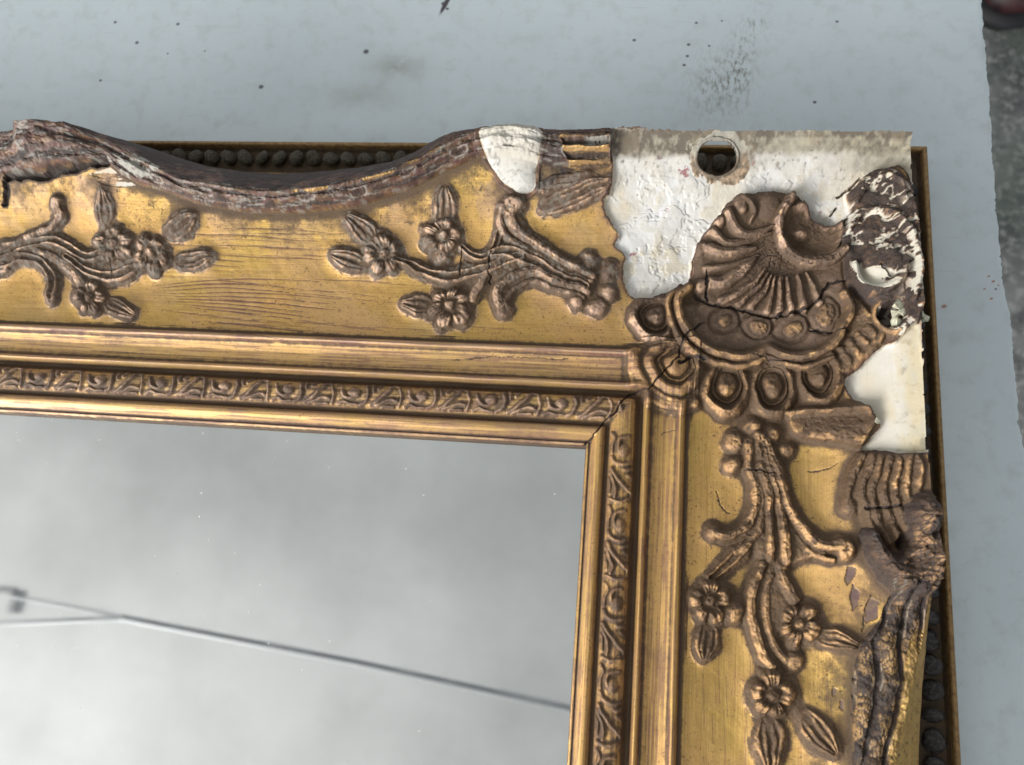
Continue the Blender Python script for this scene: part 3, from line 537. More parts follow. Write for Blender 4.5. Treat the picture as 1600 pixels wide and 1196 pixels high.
# running leaf band round the sight
L_bands = {}
def unit(s0, rail, lab):
    sv = x_ if rail == 0 else -y_; sel = t_ if rail == 0 else ~t_
    i = np.flatnonzero(sel & (sv > s0-8) & (sv < s0+20) & (d_ > 8.4) & (d_ < 19.4)); s = sv[i]-s0; q = d_[i]-8.6
    s = s+.5*(vn(x_[i], y_[i], 2.5, int(s0) % 5)-.5); q = q+.5*(vn(x_[i], y_[i], 2.5, int(s0+3) % 5)-.5)
    def seg(pts, wd, h):
        p = smooth_line(pts, 6); b = np.full(len(i), 9.); wd = wd*.80; h = h*.78
        for k in range(len(p)-1):
            a = p[k]; e = p[k+1]-a; tt = np.clip(((s-a[0])*e[0]+(q-a[1])*e[1])/(e@e), 0, 1); b = np.minimum(b, np.hypot(s-a[0]-tt*e[0], q-a[1]-tt*e[1]))
        return h*np.sqrt(np.clip(1-(b/wd)**2, 0, 1))
    r = 1.45*np.sqrt(np.clip(1-(s/2.5)**2-((q-5.6)/1.9)**2, 0, 1))
    for pts, wd, h in (([(1.5,4.8),(-1.5,3.4),(-4.3,4.4),(-5.2,7.4)], .8, 1.4), ([(-6.6,1.2),(-4.5,2.2),(-2,1.4),(1,1.3)], .7, 1.1), ([(4.6,8.6),(5.4,5.5),(4.4,2.4),(2.2,1.2)], .8, 1.35), ([(7,9),(7.4,6.6)], .9, 1.3),
                       ([(6.6,1.2),(9.5,3.0),(12.8,6.2),(15.6,9.2)], .85, 1.5), ([(8,.9),(11,2.2),(14.2,3.4),(16.8,3.0)], .75, 1.3), ([(10.5,.7),(13,1.1),(15.6,1.2)], .6, 1.1), ([(9.4,7.6),(10.6,9)], .9, 1.2), ([(13.6,8.6),(17.2,9)], .7, 1.1), ([(17.6,1.2),(18.6,4.6),(17.8,8)], .7, 1.2)):
        r = np.maximum(r, seg(pts, wd, h))
    put(i, r*ss(10.6, 9.2, q)*ss(0, .8, q+.3), lab, .12)
k = 0
for k in range(-1, 12): unit(U(879, 610, 21)[0]-26.6*k, 0, newlab('running_leaf'))
for s0 in np.arange(-12, 140, 26.9): unit(s0+.5+ (-U(970, 697, 21)[1]) - (-12) if False else s0+14, 1, newlab('running_leaf'))

# cracks
CR = np.zeros(N)
def crack(pts, wpx=1.5, depth=1.1):
    i, b, t, s, Lt = line_field(pts, 10, sm=False)
    jg = (fbm(PU[i], PV[i], 7, 3, 4)-.5)*5; b2 = np.abs(b*s+jg); ww = wpx*(.5+vn(PU[i], PV[i], 11, 2))*ss(0, .04, t)*ss(1, .96, t)+.01
    c = ss(1.9, .6, b2/ww)*(b < 8); CR[i] = np.maximum(CR[i], c*depth)
crack([(909,697),(935,669),(956,650),(965,635),(987,616),(1013,609),(1041,575),(1058,556),(1068,531),(1099,504)], .85, .8)
crack([(1058,566),(1080,560),(1102,562)]); crack([(1082,457),(1102,474),(1119,481),(1156,487),(1190,496),(1210,498),(1234,492),(1257,489),(1277,471),(1294,445),(1328,438)], 1.25, 1.2)
crack([(1105,427),(1103,450),(1107,474)], 1.2); crack([(1264,518),(1295,519),(1325,521)], 1.1); crack([(721,386),(721,437)], .8, .8); crack([(763,399),(765,444)], .8, .8)
crack([(1346,795),(1382,793),(1409,787)], 1.7); crack([(0,276),(9,274),(53,271),(72,271),(90,265),(114,259),(140,253),(172,254)], 3.6, 3.0); crack([(2,278),(8,297),(4,320)], 3, 1.5)
crack([(1308,306),(1330,292),(1350,270)], 1.4); crack([(1298,334),(1312,320)], 1.1); crack([(1163,735),(1190,738),(1210,742)], .8, .7); crack([(1370,420),(1385,435),(1400,436)], 1.2)
crack([(1170,555),(1200,566),(1270,568)], .7, .5); crack([(1262,738),(1290,732),(1312,722)], .6, .25); crack([(1122,766),(1126,790),(1142,802)], .6, .25); crack([(1032,680),(1048,672),(1056,672)], .5, .2); crack([(1360,925),(1352,960),(1346,985)], .7, .4)
crack([(888,560),(760,556),(700,562)], .5, .2); crack([(176,405),(176,430)], .5, .3)

# fine crackle over the shell
j = np.flatnonzero(LAB == L_sh); f1, f2 = worley(x_[j], y_[j]*1.4, 2.2); c = ss(.09, .02, f2-f1)*np.exp(-((PU[j]-1205)**2+(PV[j]-415)**2)/55**2); CR[j] = np.maximum(CR[j], .45*c)

# ------------------------------------------------------------------ assemble heights, patina and painted shade
def grid(a, fill=0.): g = np.full(shp, float(fill)).ravel(); g[I] = a; return g.reshape(shp)
RG = blur(grid(REL), 1).ravel()[I]
REL *= np.where(d_ > 36, np.where(t_ & (PU < 975), 1.15, np.where((LAB == L_sh) | (LAB == L_ring), 1.2, 1.5)), 1)
rdg = 1-np.abs(2*fbm(x_, y_, 1.7, 4, 5)-1)
REL *= 1+(.30*(fbm(x_, y_, 2.6, 3, 6)-.5)+.30*(rdg-.8))*(d_ > 36)*np.where((LAB == L_sh) | (LAB == L_ring) | (LAB == L_lump), .3, 1)
REL2 = np.where(REL > 0, .75*REL+.25*RG, RG*.8)*np.where((plas > .9) & (LAB != L_lump) & ~((PU > 1418) & (PV < 545) & (PV > 262)), 0, 1)
orn = (LAB > 0)
plat = ss(.04, .5, blur(grid((REL > .25)*1.0), 14).ravel()[I])*.55*(d_ > 38)*(plas < .4)
H = H+REL2+ADD+plat
H += ((fbm(x_, y_, .9, 3, 5)-.5)*.20+(fbm(x_, y_, 3.2, 3, 2)-.5)*np.where((LAB == L_ring) | (LAB == L_sh), .35, .75)*(d_ > 36))*orn*(plas < .5)*(d_ > 8)
CRm = CR; H -= CRm
HG = grid(H, 0); HG[~VALID] = 12
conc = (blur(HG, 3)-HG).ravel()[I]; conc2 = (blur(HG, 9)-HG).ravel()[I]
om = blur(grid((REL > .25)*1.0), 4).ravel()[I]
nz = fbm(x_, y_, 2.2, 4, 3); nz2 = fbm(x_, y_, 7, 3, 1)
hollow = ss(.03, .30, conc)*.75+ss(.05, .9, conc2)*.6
ispl = plas > .4
relief = REL > .25
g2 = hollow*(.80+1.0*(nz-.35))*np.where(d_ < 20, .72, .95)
nz3 = fbm(x_, y_, 4, 5, 2)
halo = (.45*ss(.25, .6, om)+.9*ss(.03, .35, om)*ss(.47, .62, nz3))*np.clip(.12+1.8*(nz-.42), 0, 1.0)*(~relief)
corner = np.exp(-(((PU-1190)/170)**2+((PV-520)/150)**2))
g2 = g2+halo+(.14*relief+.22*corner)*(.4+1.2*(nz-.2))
g2 = g2+.35*ss(.55, .75, nz2)*relief
g2 += np.where(d_ < 36, .04, 0)
# dusty dirt laid in the long hollow of the moulding and against the ridge
g2 += np.where(d_ < 36, .95*np.exp(-((d_-19.2)/1.15)**2)*(.7+.5*nz)+.45*np.exp(-((d_-7.8)/.7)**2)+.26*((d_ > 8.6) & (d_ < 18.4)), 0)
g2 += 1.3*ss(.03, .15, CR)
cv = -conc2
gyS = np.gradient(blur(HG, 2), G, axis=1).ravel()[I]; gbase = np.gradient(blur(grid(zbase(d_)), 2), G, axis=1).ravel()[I]; up_shade = ss(.12, .75, -(gyS-gbase))*(d_ > 36)*(~ispl)  # upper sides of the relief darkened: shade put into the colour
g2 += relief*(d_ > 36)*(.45*ss(.7, -.15, cv)+.10)+up_shade*(.85+1.1*(nz-.35))
g2 += (fbm(x_, y_, 5, 4, 6) > .47)*relief*.12
sp = ss(.72, .80, fbm(x_, y_, 1.1, 3, 2)); g2 += .35*sp*(d_ > 36)
noG = ispl | (LAB == L_rimT)
g2 += .5*ss(.55, .68, fbm(x_, y_, 8, 4, 0))*relief*(d_ > 36)
grime_shade = np.clip(grime_shade+g2*np.where(noG, .0, 1), 0, 1); soot = np.clip(np.maximum(soot, ss(.08, .5, CR)), 0, 1); plas = plas*(1-.9*ss(.3, .9, CR))
rub_sheen = np.clip(rub_sheen+(.45+1.0*nz2)*relief*(~noG)*ss(.25, -.10, conc)*ss(-.5, .4, cv)*(1-.7*up_shade)+.9*halo*(~noG)+.45*ss(.03, .4, om)*(d_ > 36)*(~noG)+.35*corner*(~noG)+np.where(d_ < 36.5, .25+.4*(nz2-.4)+.55*(np.exp(-((d_-34)/1.1)**2)+np.exp(-((d_-1)/.7)**2)+.6*np.exp(-((d_-6.4)/.9)**2)+.6*np.exp(-((d_-21.9)/.7)**2))*t_, 0), 0, 1)  # top-rail ridges: copper wear with a reflected pink put into the colour
bole = np.where(d_ < 36.4, np.maximum(bole, .62*ss(.50, .70, vn(np.where(t_, x_, y_)*.022, d_*1.0, .42, 3)*.75+.25*nz2)), bole)
redl = np.exp(-((d_-35.9)/.45)**2)+np.exp(-((d_-1.7)/.35)**2)*.9+.9*np.exp(-((d_-23.4)/.4)**2)+.5*np.exp(-((d_-32.8)/.25)**2)
bole = np.clip(bole+redl*(.85+.8*nz)*(~orn), 0, 1)
dust = np.clip(dust+np.where((LAB == 0) & (d_ > 60), 0, 0)+.22*relief*(~noG)*(vn(x_, y_, 1.3, 2) > .60)*ss(470, 420, PV)*ss(1000, 960, PU), 0, 1)
pink = ss(.5, 1, 1)*0
# tarnish spreading over the cove near the rims
tar = ss(26, 0, np.where(t_, iT-dT, iR-dR))*(fbm(x_, y_, 6, 4, 6)*.9-.10)*(LAB == 0)+.10*(LAB == 0)*(d_ > 36)*nz2; grime_shade = np.clip(grime_shade+tar*(~ispl), 0, 1); cl = (LAB == 0)*(d_ > 37)*ss(70, 105, d_); rub_sheen = np.clip(rub_sheen+(.55*cl+.22*(LAB == 0)*(d_ > 37))*ss(.38, .62, fbm(x_, y_, 12, 4, 2)), 0, 1)

# ------------------------------------------------------------------ base labels for the mouldings
PARTS = {}
def blabel(name, sel, label=None):
    k = newlab(name, label); LAB[sel & (LAB == 0)] = k
blabel('rim_lip', ~t_ & (PU > 1412) & (PV < 800), 'worn outer lip of the rim beside the plaster patches')
blabel('sight_moulding', t_ & (d_ < 8.3)); blabel('sight_moulding', ~t_ & (d_ < 8.3))
blabel('leaf_band', t_ & (d_ < 20.3)); blabel('leaf_band', ~t_ & (d_ < 20.3))
blabel('fillet_moulding', t_ & (d_ < 36.3)); blabel('fillet_moulding', ~t_ & (d_ < 36.3))
blabel('cove_panel', t_); blabel('cove_panel', ~t_)
keep[HOLE] = False
KG = np.zeros(shp, bool).ravel(); KG[I] = keep; KG = KG.reshape(shp)
for q in CHIP: dust[q] = .08; grime_shade[q] = 0; rub_sheen[q] = 0; bole[q] = 1; soot[q] = .42
HG = grid(H); LG = grid(LAB).astype(int)
HN = HG.copy(); HN[~VALID] = 12
gx, gy = np.gradient(HN, G); 
# inside edge column: one-sided slope
NRM = np.stack([-gx, -gy, np.ones(shp)], -1); NRM /= np.linalg.norm(NRM, axis=-1, keepdims=True)
PAT = np.stack([grid(a) for a in (grime_shade, rub_sheen, plas)], -1); PAT2 = np.stack([grid(a) for a in (bole, soot, dust)], -1)
QK = KG[:-1, :-1] & KG[1:, :-1] & KG[:-1, 1:] & KG[1:, 1:]
QL = LG[:-1, :-1].copy()                           # label of a cell
def components(K):
    c = np.arange(K.size).reshape(K.shape)
    for it_ in range(60):
        o = c.copy()
        for ax in (0, 1):
            Kt, ctt = (K, c) if ax else (K.T, c.T)
            n = Kt.shape[1]
            for rng_ in (range(1, n), range(n-2, -1, -1)):
                st = 1 if rng_.step > 0 else -1
                for j in rng_:
                    m = Kt[:, j] == Kt[:, j-st]; ctt[:, j] = np.where(m, np.minimum(ctt[:, j], ctt[:, j-st]), ctt[:, j])
        if (o == c).all(): break
    return c
for rep in range(2):
    KK = np.where(QK, QL, -1); cc = components(KK); u_, inv_, cnt = np.unique(cc, return_inverse=True, return_counts=True); inv_ = inv_.reshape(cc.shape)
    small = (cnt[inv_] < 260) & QK
    for it_ in range(40):
        if not small.any(): break
        for di, dj in ((1, 0), (-1, 0), (0, 1), (0, -1)):
            src = np.roll(np.roll(QL, di, 0), dj, 1); ok = np.roll(np.roll(QK & ~small, di, 0), dj, 1); f = small & ok
            QL[f] = src[f]; small = small & ~f
    QK &= ~small
KK = np.where(QK, QL, -1); cc = components(KK)
for L_ in np.unique(QL[QK]):                       # a label in several islands becomes several parts
    m = (QL == L_) & QK; ids, n_ = np.unique(cc[m], return_counts=True)
    for q in ids[np.argsort(-n_)][1:]:
        QL[m & (cc == q)] = newlab(*LABELS[int(L_)])
ny = shp[1]
frame = bpy.data.objects.new('mirror_frame', None); col.objects.link(frame)
tag(frame, 'ornate gilded mirror frame corner with broken plaster, lying on the pale board', 'mirror frame')
PX = (XX*S).ravel(); PY = (YY*S).ravel(); PZ = (HG*S).ravel(); NF = NRM.reshape(-1, 3); P1 = PAT.reshape(-1, 3); P2 = PAT2.reshape(-1, 3); topf = top.ravel()
def build_label(name, cells, parent, label=None):
    ci, cj = cells; a = ci*ny+cj; quads = np.stack([a, a+ny, a+ny+1, a+1], 1)
    vid, inv = np.unique(quads.ravel(), return_inverse=True); nv = len(vid); nq = len(quads)
    me = bpy.data.meshes.new(name); me.vertices.add(nv); me.loops.add(nq*4); me.polygons.add(nq)
    co_ = np.stack([PX[vid], PY[vid], PZ[vid]], 1).astype(np.float32)
    me.vertices.foreach_set('co', co_.ravel()); me.loops.foreach_set('vertex_index', inv.astype(np.int32))
    me.polygons.foreach_set('loop_start', (np.arange(nq)*4).astype(np.int32)); me.polygons.foreach_set('use_smooth', np.ones(nq, bool))
    me.update(calc_edges=True)
    for nm, Pq in (('pat', P1), ('pat2', P2)):
        at = me.attributes.new(nm, 'FLOAT_COLOR', 'POINT'); c4 = np.ones((nv, 4), np.float32); c4[:, :3] = Pq[vid]; at.data.foreach_set('color', c4.ravel())
    me.normals_split_custom_set_from_vertices(NF[vid].astype(np.float32).tolist())
    o = link(name, me, GT if topf[vid].mean() > .5 else GR, parent)
    if label: o['label'] = label
    return o
objs = {}
lf = QL[QK]; ci, cj = np.nonzero(QK); order = np.argsort(lf, kind='stable'); lf = lf[order]; ci = ci[order]; cj = cj[order]
bounds = np.flatnonzero(np.diff(lf))+1; starts = np.r_[0, bounds, len(lf)]
segs = [(lf[a], a, b) for a, b in zip(starts[:-1], starts[1:])]
bandobj = {}
for pas in (0, 1):
    for L_, a, b in segs:
        name, lab = LABELS[int(L_)]
        if (name in ('running_leaf', 'shell_bead')) != bool(pas) or b-a < 12: continue
        par = frame
        if pas:
            tp = bool(topf[ci[a:b]*ny+cj[a:b]].mean() > .5)
            par = bandobj.get(tp, frame) if name == 'running_leaf' else objs[L_sh]
        o = build_label(name, (ci[a:b], cj[a:b]), par, lab); objs[int(L_)] = o
        if name == 'leaf_band': bandobj[topf[ci[a:b]*ny+cj[a:b]].mean() > .5] = o
# small labels for parts that would otherwise read alike are not needed

# lip thickness round the outer edge, round the hole and down to the glass
def skirt(mask_edge, drop, name, label, par, inner=False):
    V = []; Fc = []; A1 = []; A2 = []; idx = {}
    def vv(i, j, k):
        key = (i, j, k)
        if key not in idx:
            idx[key] = len(V); V.append((xs[i]*S, ys[j]*S, (HG[i, j]-(drop if k else 0))*S)); A1.append(P1[i*ny+j]); A2.append(P2[i*ny+j])
        return idx[key]
    Q = np.pad(QK, 1)
    for (di, dj, e) in ((-1, 0, ((0, 0), (0, 1))), (1, 0, ((1, 0), (1, 1))), (0, -1, ((0, 0), (1, 0))), (0, 1, ((0, 1), (1, 1)))):
        nb = Q[1+di:Q.shape[0]-1+di, 1+dj:Q.shape[1]-1+dj]; c = np.argwhere(QK & ~nb & mask_edge[:-1, :-1])
        for i, j in c:
            p = (i+e[0][0], j+e[0][1]); q = (i+e[1][0], j+e[1][1]); Fc.append((vv(*p, 0), vv(*q, 0), vv(*q, 1), vv(*p, 1)))
    me = raw_mesh(name, V, Fc)
    for nm, A in (('pat', A1), ('pat2', A2)):
        at = me.attributes.new(nm, 'FLOAT_COLOR', 'POINT'); c4 = np.ones((len(V), 4), np.float32); c4[:, :3] = np.array(A); at.data.foreach_set('color', c4.ravel())
    o = link(name, me, GT, par); return o
HM = np.zeros(N, bool); HM[win(1060, 1190, 190, 290)] = True; HM = grid(HM) > .5
skirt((DD > 60) & (~HM), 1.3, 'rim_edge', None, frame)
skirt(HM, 1.5, 'hole_edge', None, frame)
skirt((DD < 2), 3.4, 'sight_edge', None, frame)

# plain continuation of the two rails beyond the photograph, the wood below and the back moulding
def sweep(name, prof, mat, parent, xa, ya, rails=(0, 1), xb=None, yb=None, pat=(.15, .3, 0), pat2=(.1, 0, 0), kind=None):
    V = []; Fc = []; n = len(prof)
    if rails == (0, 1):   # mitred L
        for d, z in prof: V.append((xa*S, d*S, z*S))
        for d, z in prof: V.append((d*S, d*S, z*S))
        for d, z in prof: V.append((d*S, ya*S, z*S))
        rows = 3
    elif rails == (0,):
        for x in (xa, xb): V += [(x*S, d*S, z*S) for d, z in prof]
        rows = 2
    else:
        for y in (yb, ya): V += [(d*S, y*S, z*S) for d, z in prof]
        rows = 2
    for r in range(rows-1):
        for k in range(n-1): a = r*n+k; Fc.append((a, a+n, a+n+1, a+1))
    me = raw_mesh(name, V, Fc, False)
    for nm, c in (('pat', pat), ('pat2', pat2)):
        at = me.attributes.new(nm, 'FLOAT_COLOR', 'POINT'); at.data.foreach_set('color', np.tile(np.array([*c, 1.], np.float32), len(V)))
    return link(name, me, mat, parent)
dd = np.r_[PROF[:, 0], np.arange(40, 92, 2.)]; pr = [(d, float(zbase(np.array(d)))) for d in dd]+[(94, 42), (97, 41), (101, 34), (104, 27), (104, 17)]
sweep('rail_continuation', pr, GT, frame, -470, 0, (0,), xb=x0); sweep('rail_continuation', pr, GR, frame, 0, -360, (1,), yb=y0)
sweep('wooden_base', [(2, 8.5), (2, .05), (102, .05), (102, 14), (60, 19), (34, 15), (8, 11)], GT, frame, -470, -360, pat=(.9, 0, 0))

t = NT('tarnished_back_moulding'); iso = t.coord(1000, 1000, 1000); nm_ = t.noise(iso, .5, 6, .7); nf = t.noise(iso, 2.5, 4, .7)
at = t.new('ShaderNodeAttribute', attribute_name='pat'); sp_ = t.new('ShaderNodeSeparateColor'); t.L(at.outputs[0], sp_.inputs[0])
c = t.mix(t.ramp(nm_, [(.35, 0.), (.65, 1.)]), (0.20, 0.115, 0.045), (0.44, 0.27, 0.11)); c = t.mix(t.math('MULTIPLY', sp_.outputs[0], t.ramp(nf, [(.3, 1.), (.7, .75)])), c, (0.028, 0.020, 0.014))
c = t.mix(t.math('MULTIPLY', t.ramp(nf, [(.58, 0.), (.70, 1.)]), .8), c, (0.04, 0.025, 0.015)); t.L(c, t.b.inputs['Base Color']); t.b.inputs['Roughness'].default_value = .5; t.b.inputs['Metallic'].default_value = .35
t.bump(nm_, .5, .0004); BACK = t.m
def bp(name, pr, g, label=None):
    for rails, kw in (((0,), dict(xb=None)), ((1,), {})):
        pass
    # each length is mitred at the corner
    for r in (0, 1):
        V = []; 
        for d, z in pr: V.append((-470*S, d*S, z*S) if r == 0 else (d*S, -360*S, z*S))
        for d, z in pr: V.append((d*S, d*S, z*S))
        n = len(pr); Fc = [((k, k+n, k+n+1, k+1) if r == 0 else (k, k+1, k+n+1, k+n)) for k in range(n-1)]
        # split along the length so that the surface can carry detail
        me = raw_mesh(name, V, Fc, False); at = me.attributes.new('pat', 'FLOAT_COLOR', 'POINT'); at.data.foreach_set('color', np.tile(np.array([g, 0, 0, 1.], np.float32), len(V)))
        o = link(name, me, BACK, frame)
        if label: o['label'] = label
        yield o
st_ = list(bp('back_strip', [(95, 14.5), (101, 17.0), (103, 18.4), (104.2, 18.6), (105, 17.2), (109.5, 16.0), (110.6, 15.2), (111.2, 13.6)], .12))
ch_ = list(bp('bead_channel', [(111.2, 13.6), (112, 12.6), (122.2, 12.6), (123.2, 13.8)], 1.0))
ed_ = list(bp('outer_edge', [(123.2, 13.8), (123.4, 15.8), (123.8, 16.3), (124.8, 16.2), (125.3, 15.6), (125.3, 0.05)], .25))
t = NT('dusty_beads'); iso = t.coord(1, 1, 1); n_ = t.noise(iso, 2.6, 7, .75); tc = t.new('ShaderNodeTexCoord')
t.L(t.mix(t.ramp(n_, [(.35, 0.), (.68, 1.)]), (0.028, 0.020, 0.013), (0.24, 0.205, 0.15)), t.b.inputs['Base Color']); t.b.inputs['Roughness'].default_value = .7; t.bump(n_, 1.0, .0035); BEADM = t.m
t = NT('dark_beads'); iso = t.coord(1, 1, 1); n_ = t.noise(iso, 2.2, 6, .7)  # darker bead colour for the right rail
t.L(t.mix(t.ramp(n_, [(.45, 0.), (.75, 1.)]), (0.010, 0.008, 0.008), (0.10, 0.088, 0.08)), t.b.inputs['Base Color']); t.b.inputs['Roughness'].default_value = .55; t.bump(n_, .8, .0006); BEADS = t.m
def bead_mesh(nm, mat):
    bm = bmesh.new(); bmesh.ops.create_uvsphere(bm, u_segments=18, v_segments=12, radius=1)
    for v in bm.verts:
        n = 1+.04*math.sin(5*v.co.x+3*v.co.y*v.co.z)+.03*math.sin(9*v.co.y); v.co *= n
    me = bpy.data.meshes.new(nm); bm.to_mesh(me); bm.free(); me.polygons.foreach_set('use_smooth', [True]*len(me.polygons)); me.materials.append(mat); return me
bmT = bead_mesh('bead', BEADM); bmR = bead_mesh('bead', BEADS)
for k in range(46):
    o = bpy.data.objects.new('bead', bmT); col.objects.link(o); o.parent = ch_[0]; o.location = ((-232+k*7.75)*S, 118.0*S, 14.4*S); o.scale = (3.5*S, 3.6*S*random.uniform(.92, 1.05), 2.7*S*random.uniform(.85, 1.1)); o.rotation_euler = (random.random(), random.random(), random.random()*6)
for k in range(32):
    o = bpy.data.objects.new('bead', bmR); col.objects.link(o); o.parent = ch_[1]; o.location = (118.0*S, (107-k*7.9)*S, 13.6*S); o.scale = (3.9*S, 3.6*S, 2.4*S*random.uniform(.85, 1.1)); o.rotation_euler = (random.random(), random.random(), random.random()*6)

# broken bits of plaster in the socket
t = NT('broken_plaster'); iso = t.coord(1000, 1000, 1000); n_ = t.noise(iso, .6, 5, .6); t.L(t.mix(t.ramp(n_, [(.4, 0.), (.65, 1.)]), (0.50, 0.49, 0.38), (0.24, 0.22, 0.15)), t.b.inputs['Base Color']); t.b.inputs['Roughness'].default_value = .85; PLB = t.m
def shard(px, py, z, r, seed):
    rd = random.Random(seed); bm = bmesh.new(); p = U(px, py, z)
    for k in range(11): 
        v = Vector((rd.gauss(0, 1), rd.gauss(0, 1), rd.gauss(0, .6))); v.normalize(); bm.verts.new(v*r*rd.uniform(.6, 1.1))
    bmesh.ops.convex_hull(bm, input=bm.verts); 
    for v in bm.verts: v.co = (v.co+Vector(p))*S
    me = bpy.data.meshes.new('plaster_fragment'); bm.to_mesh(me); bm.free(); link('plaster_fragment', me, PLB, frame)
for k, (px, py, z, r) in enumerate([(1404,477,51,2.2),(1398,492,49,2.0),(1412,486,51,1.8),(1401,505,49,2.3),(1418,474,51,1.6),(1424,492,51,1.9),(1436,490,50,2.2),(1446,497,47,1.8),(1432,504,50,1.6),(1428,482,51,1.4)]): shard(px, py, z-3, r, k)
shard(1372, 657, 47, 1.4, 33)

# mirror glass
t = NT('mirror_glass'); iso = t.coord(1000, 1000, 1000); n_ = t.noise(iso, .9, 2, .5); n2_ = t.noise(iso, .03, 3, .5); v_ = t.new('ShaderNodeTexVoronoi'); v_.inputs['Scale'].default_value = .17; t.L(iso, v_.inputs['Vector'])
spk = t.math('MULTIPLY', t.math('LESS_THAN', v_.outputs['Distance'], .055), t.ramp(n2_, [(.48, 0.), (.6, 1.)]))
t.L(t.mix(spk, (0.745, 0.76, 0.76), (0.9, 0.9, 0.9)), t.b.inputs['Base Color']); t.L(t.math('SUBTRACT', 1.0, spk), t.b.inputs['Metallic'])
sm1 = t.noise(t.coord(1000, 700, 1000, (0, 0, 0), .5), .02, 5, .6, 1.5); t.L(t.math('ADD', t.math('MULTIPLY', spk, .5), t.ramp(sm1, [(.4, .010), (.75, .05)])), t.b.inputs['Roughness']); GLASS = t.m
gl_ = link('mirror_glass', raw_mesh('mirror_glass', [(x*S, y*S, z*S) for z in (8.8, 4.8) for x, y in ((-470, -360), (1.9, -360), (1.9, 1.9), (-470, 1.9))], [(0, 1, 2, 3), (7, 6, 5, 4), (0, 4, 5, 1), (1, 5, 6, 2), (2, 6, 7, 3), (3, 7, 4, 0)], False), GLASS, frame)

# ------------------------------------------------------------------ board, floor, ceiling
t = NT('painted_board'); iso = t.coord(1000, 1000, 1000); nb = t.noise(iso, .012, 5, .6); nc = t.noise(iso, .12, 6, .65); nf = t.noise(iso, 1.4, 4, .7); nd = t.noise(t.coord(1000, 1000, 1000, (40, 20, 0)), .22, 3, .5); ne = t.noise(t.coord(1000, 1000, 1000, (7, 2, 0)), .55, 2, .5)
c = t.mix(t.ramp(nb, [(.3, 0.), (.7, 1.)]), (0.485, 0.548, 0.582), (0.545, 0.605, 0.638)); c = t.mix(t.ramp(nc, [(.50, 0.), (.8, .42)]), c, (0.30, 0.32, 0.31))
bs = t.noise(t.coord(60, 900, 1000, (2, 5, 0), .35), .55, 4, .6, .6); c = t.mix(t.ramp(bs, [(.66, 0.), (.70, .22)]), c, (0.30, 0.32, 0.33)); bs2 = t.noise(t.coord(50, 700, 1000, (8, 1, 0), 2.6), .5, 4, .6, .8); c = t.mix(t.ramp(bs2, [(.68, 0.), (.71, .25)]), c, (0.62, 0.66, 0.68))
c = t.mix(t.math('MULTIPLY', t.ramp(nf, [(.64, 0.), (.70, .6)]), t.ramp(nc, [(.4, 0.2), (.6, 1.)])), c, (0.10, 0.10, 0.11))
c = t.mix(t.ramp(ne, [(.775, 0.), (.80, .6)]), c, (0.16, 0.16, 0.18)); 
def blot(c, px, py, sx, sy, ang, colr, st, lo=.45, noise=None):
    p = U(px, py, 0)*S; mp = t.new('ShaderNodeMapping', vector_type='TEXTURE'); mp.inputs['Location'].default_value = tuple(p); mp.inputs['Scale'].default_value = (sx*S, sy*S, .05); mp.inputs['Rotation'].default_value = (0, 0, ang)
    tc = t.new('ShaderNodeTexCoord'); t.L(tc.outputs['Object'], mp.inputs[0]); g = t.new('ShaderNodeTexGradient', gradient_type='QUADRATIC_SPHERE'); t.L(mp.outputs[0], g.inputs[0])
    f = t.math('MULTIPLY', t.math('MULTIPLY', g.outputs[1], st), t.ramp(noise if noise is not None else nf, [(lo, 0.), (lo+.2, 1.)]), True); return t.mix(f, c, colr)
nsm = t.noise(t.coord(1000, 420, 1000, (3, 1, 0), .25), .55, 6, .75)
c = blot(c, 1125, 130, 26, 34, -.3, (0.20, 0.19, 0.165), 1.5, .46, nsm); c = blot(c, 1180, 40, 14, 18, -.4, (0.18, 0.17, 0.16), 1.3, .50, nsm); c = blot(c, 620, 105, 26, 13, 0, (0.29, 0.29, 0.26), .8, .25, nc); c = blot(c, 560, 150, 40, 14, 0, (0.33, 0.34, 0.32), .6, .25, nc)
c = blot(c, 1155, 110, 10, 30, -.1, (0.16, 0.15, 0.125), 1.7, .48, nsm)
for px, py, r in ((572,81,2.4),(408,136,2.1),(214,67,1.7),(180,35,1.5),(278,38,1.6),(157,126,1.3),(991,63,1.4),(1076,70,1.4),(1074,88,1.3),(1069,102,1.3),(1108,72,1.0),(1273,160,1.4),(1308,34,1.2),(693,6,2.0),(699,14,1.4),(1088,36,1.2),(320,80,.9),(1556,452,.8),(262,84,.9),(1128,33,.9)):
    c = blot(c, px, py, r*.85, r*.75, 0, (0.11, 0.11, 0.135), 4, -.3)
for px, py, r in ((1475,479,2.2),(1552,440,1.5),(1545,432,1.2),(1538,452,1.1),(1549,467,1.4),(1560,446,.8)): c = blot(c, px, py, r*.8, r*.5, .4, (0.32, 0.17, 0.13), 2.5, -.1)
c = blot(c, 697, 5, 1.6, 9, -.35, (0.06, 0.05, 0.06), 5, -.2)
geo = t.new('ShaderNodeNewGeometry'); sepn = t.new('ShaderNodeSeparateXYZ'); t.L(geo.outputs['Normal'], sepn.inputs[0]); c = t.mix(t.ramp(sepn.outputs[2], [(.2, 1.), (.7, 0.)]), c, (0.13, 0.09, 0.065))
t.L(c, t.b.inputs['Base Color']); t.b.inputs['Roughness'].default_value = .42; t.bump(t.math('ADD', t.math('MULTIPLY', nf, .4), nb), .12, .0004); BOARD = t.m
edge = [U(1525,-120,0)]+[U(*p, 0) for p in ((1535,0),(1541,90),(1548,180),(1560,350),(1578,500),(1592,640),(1600,700),(1625,900),(1650,1100))]
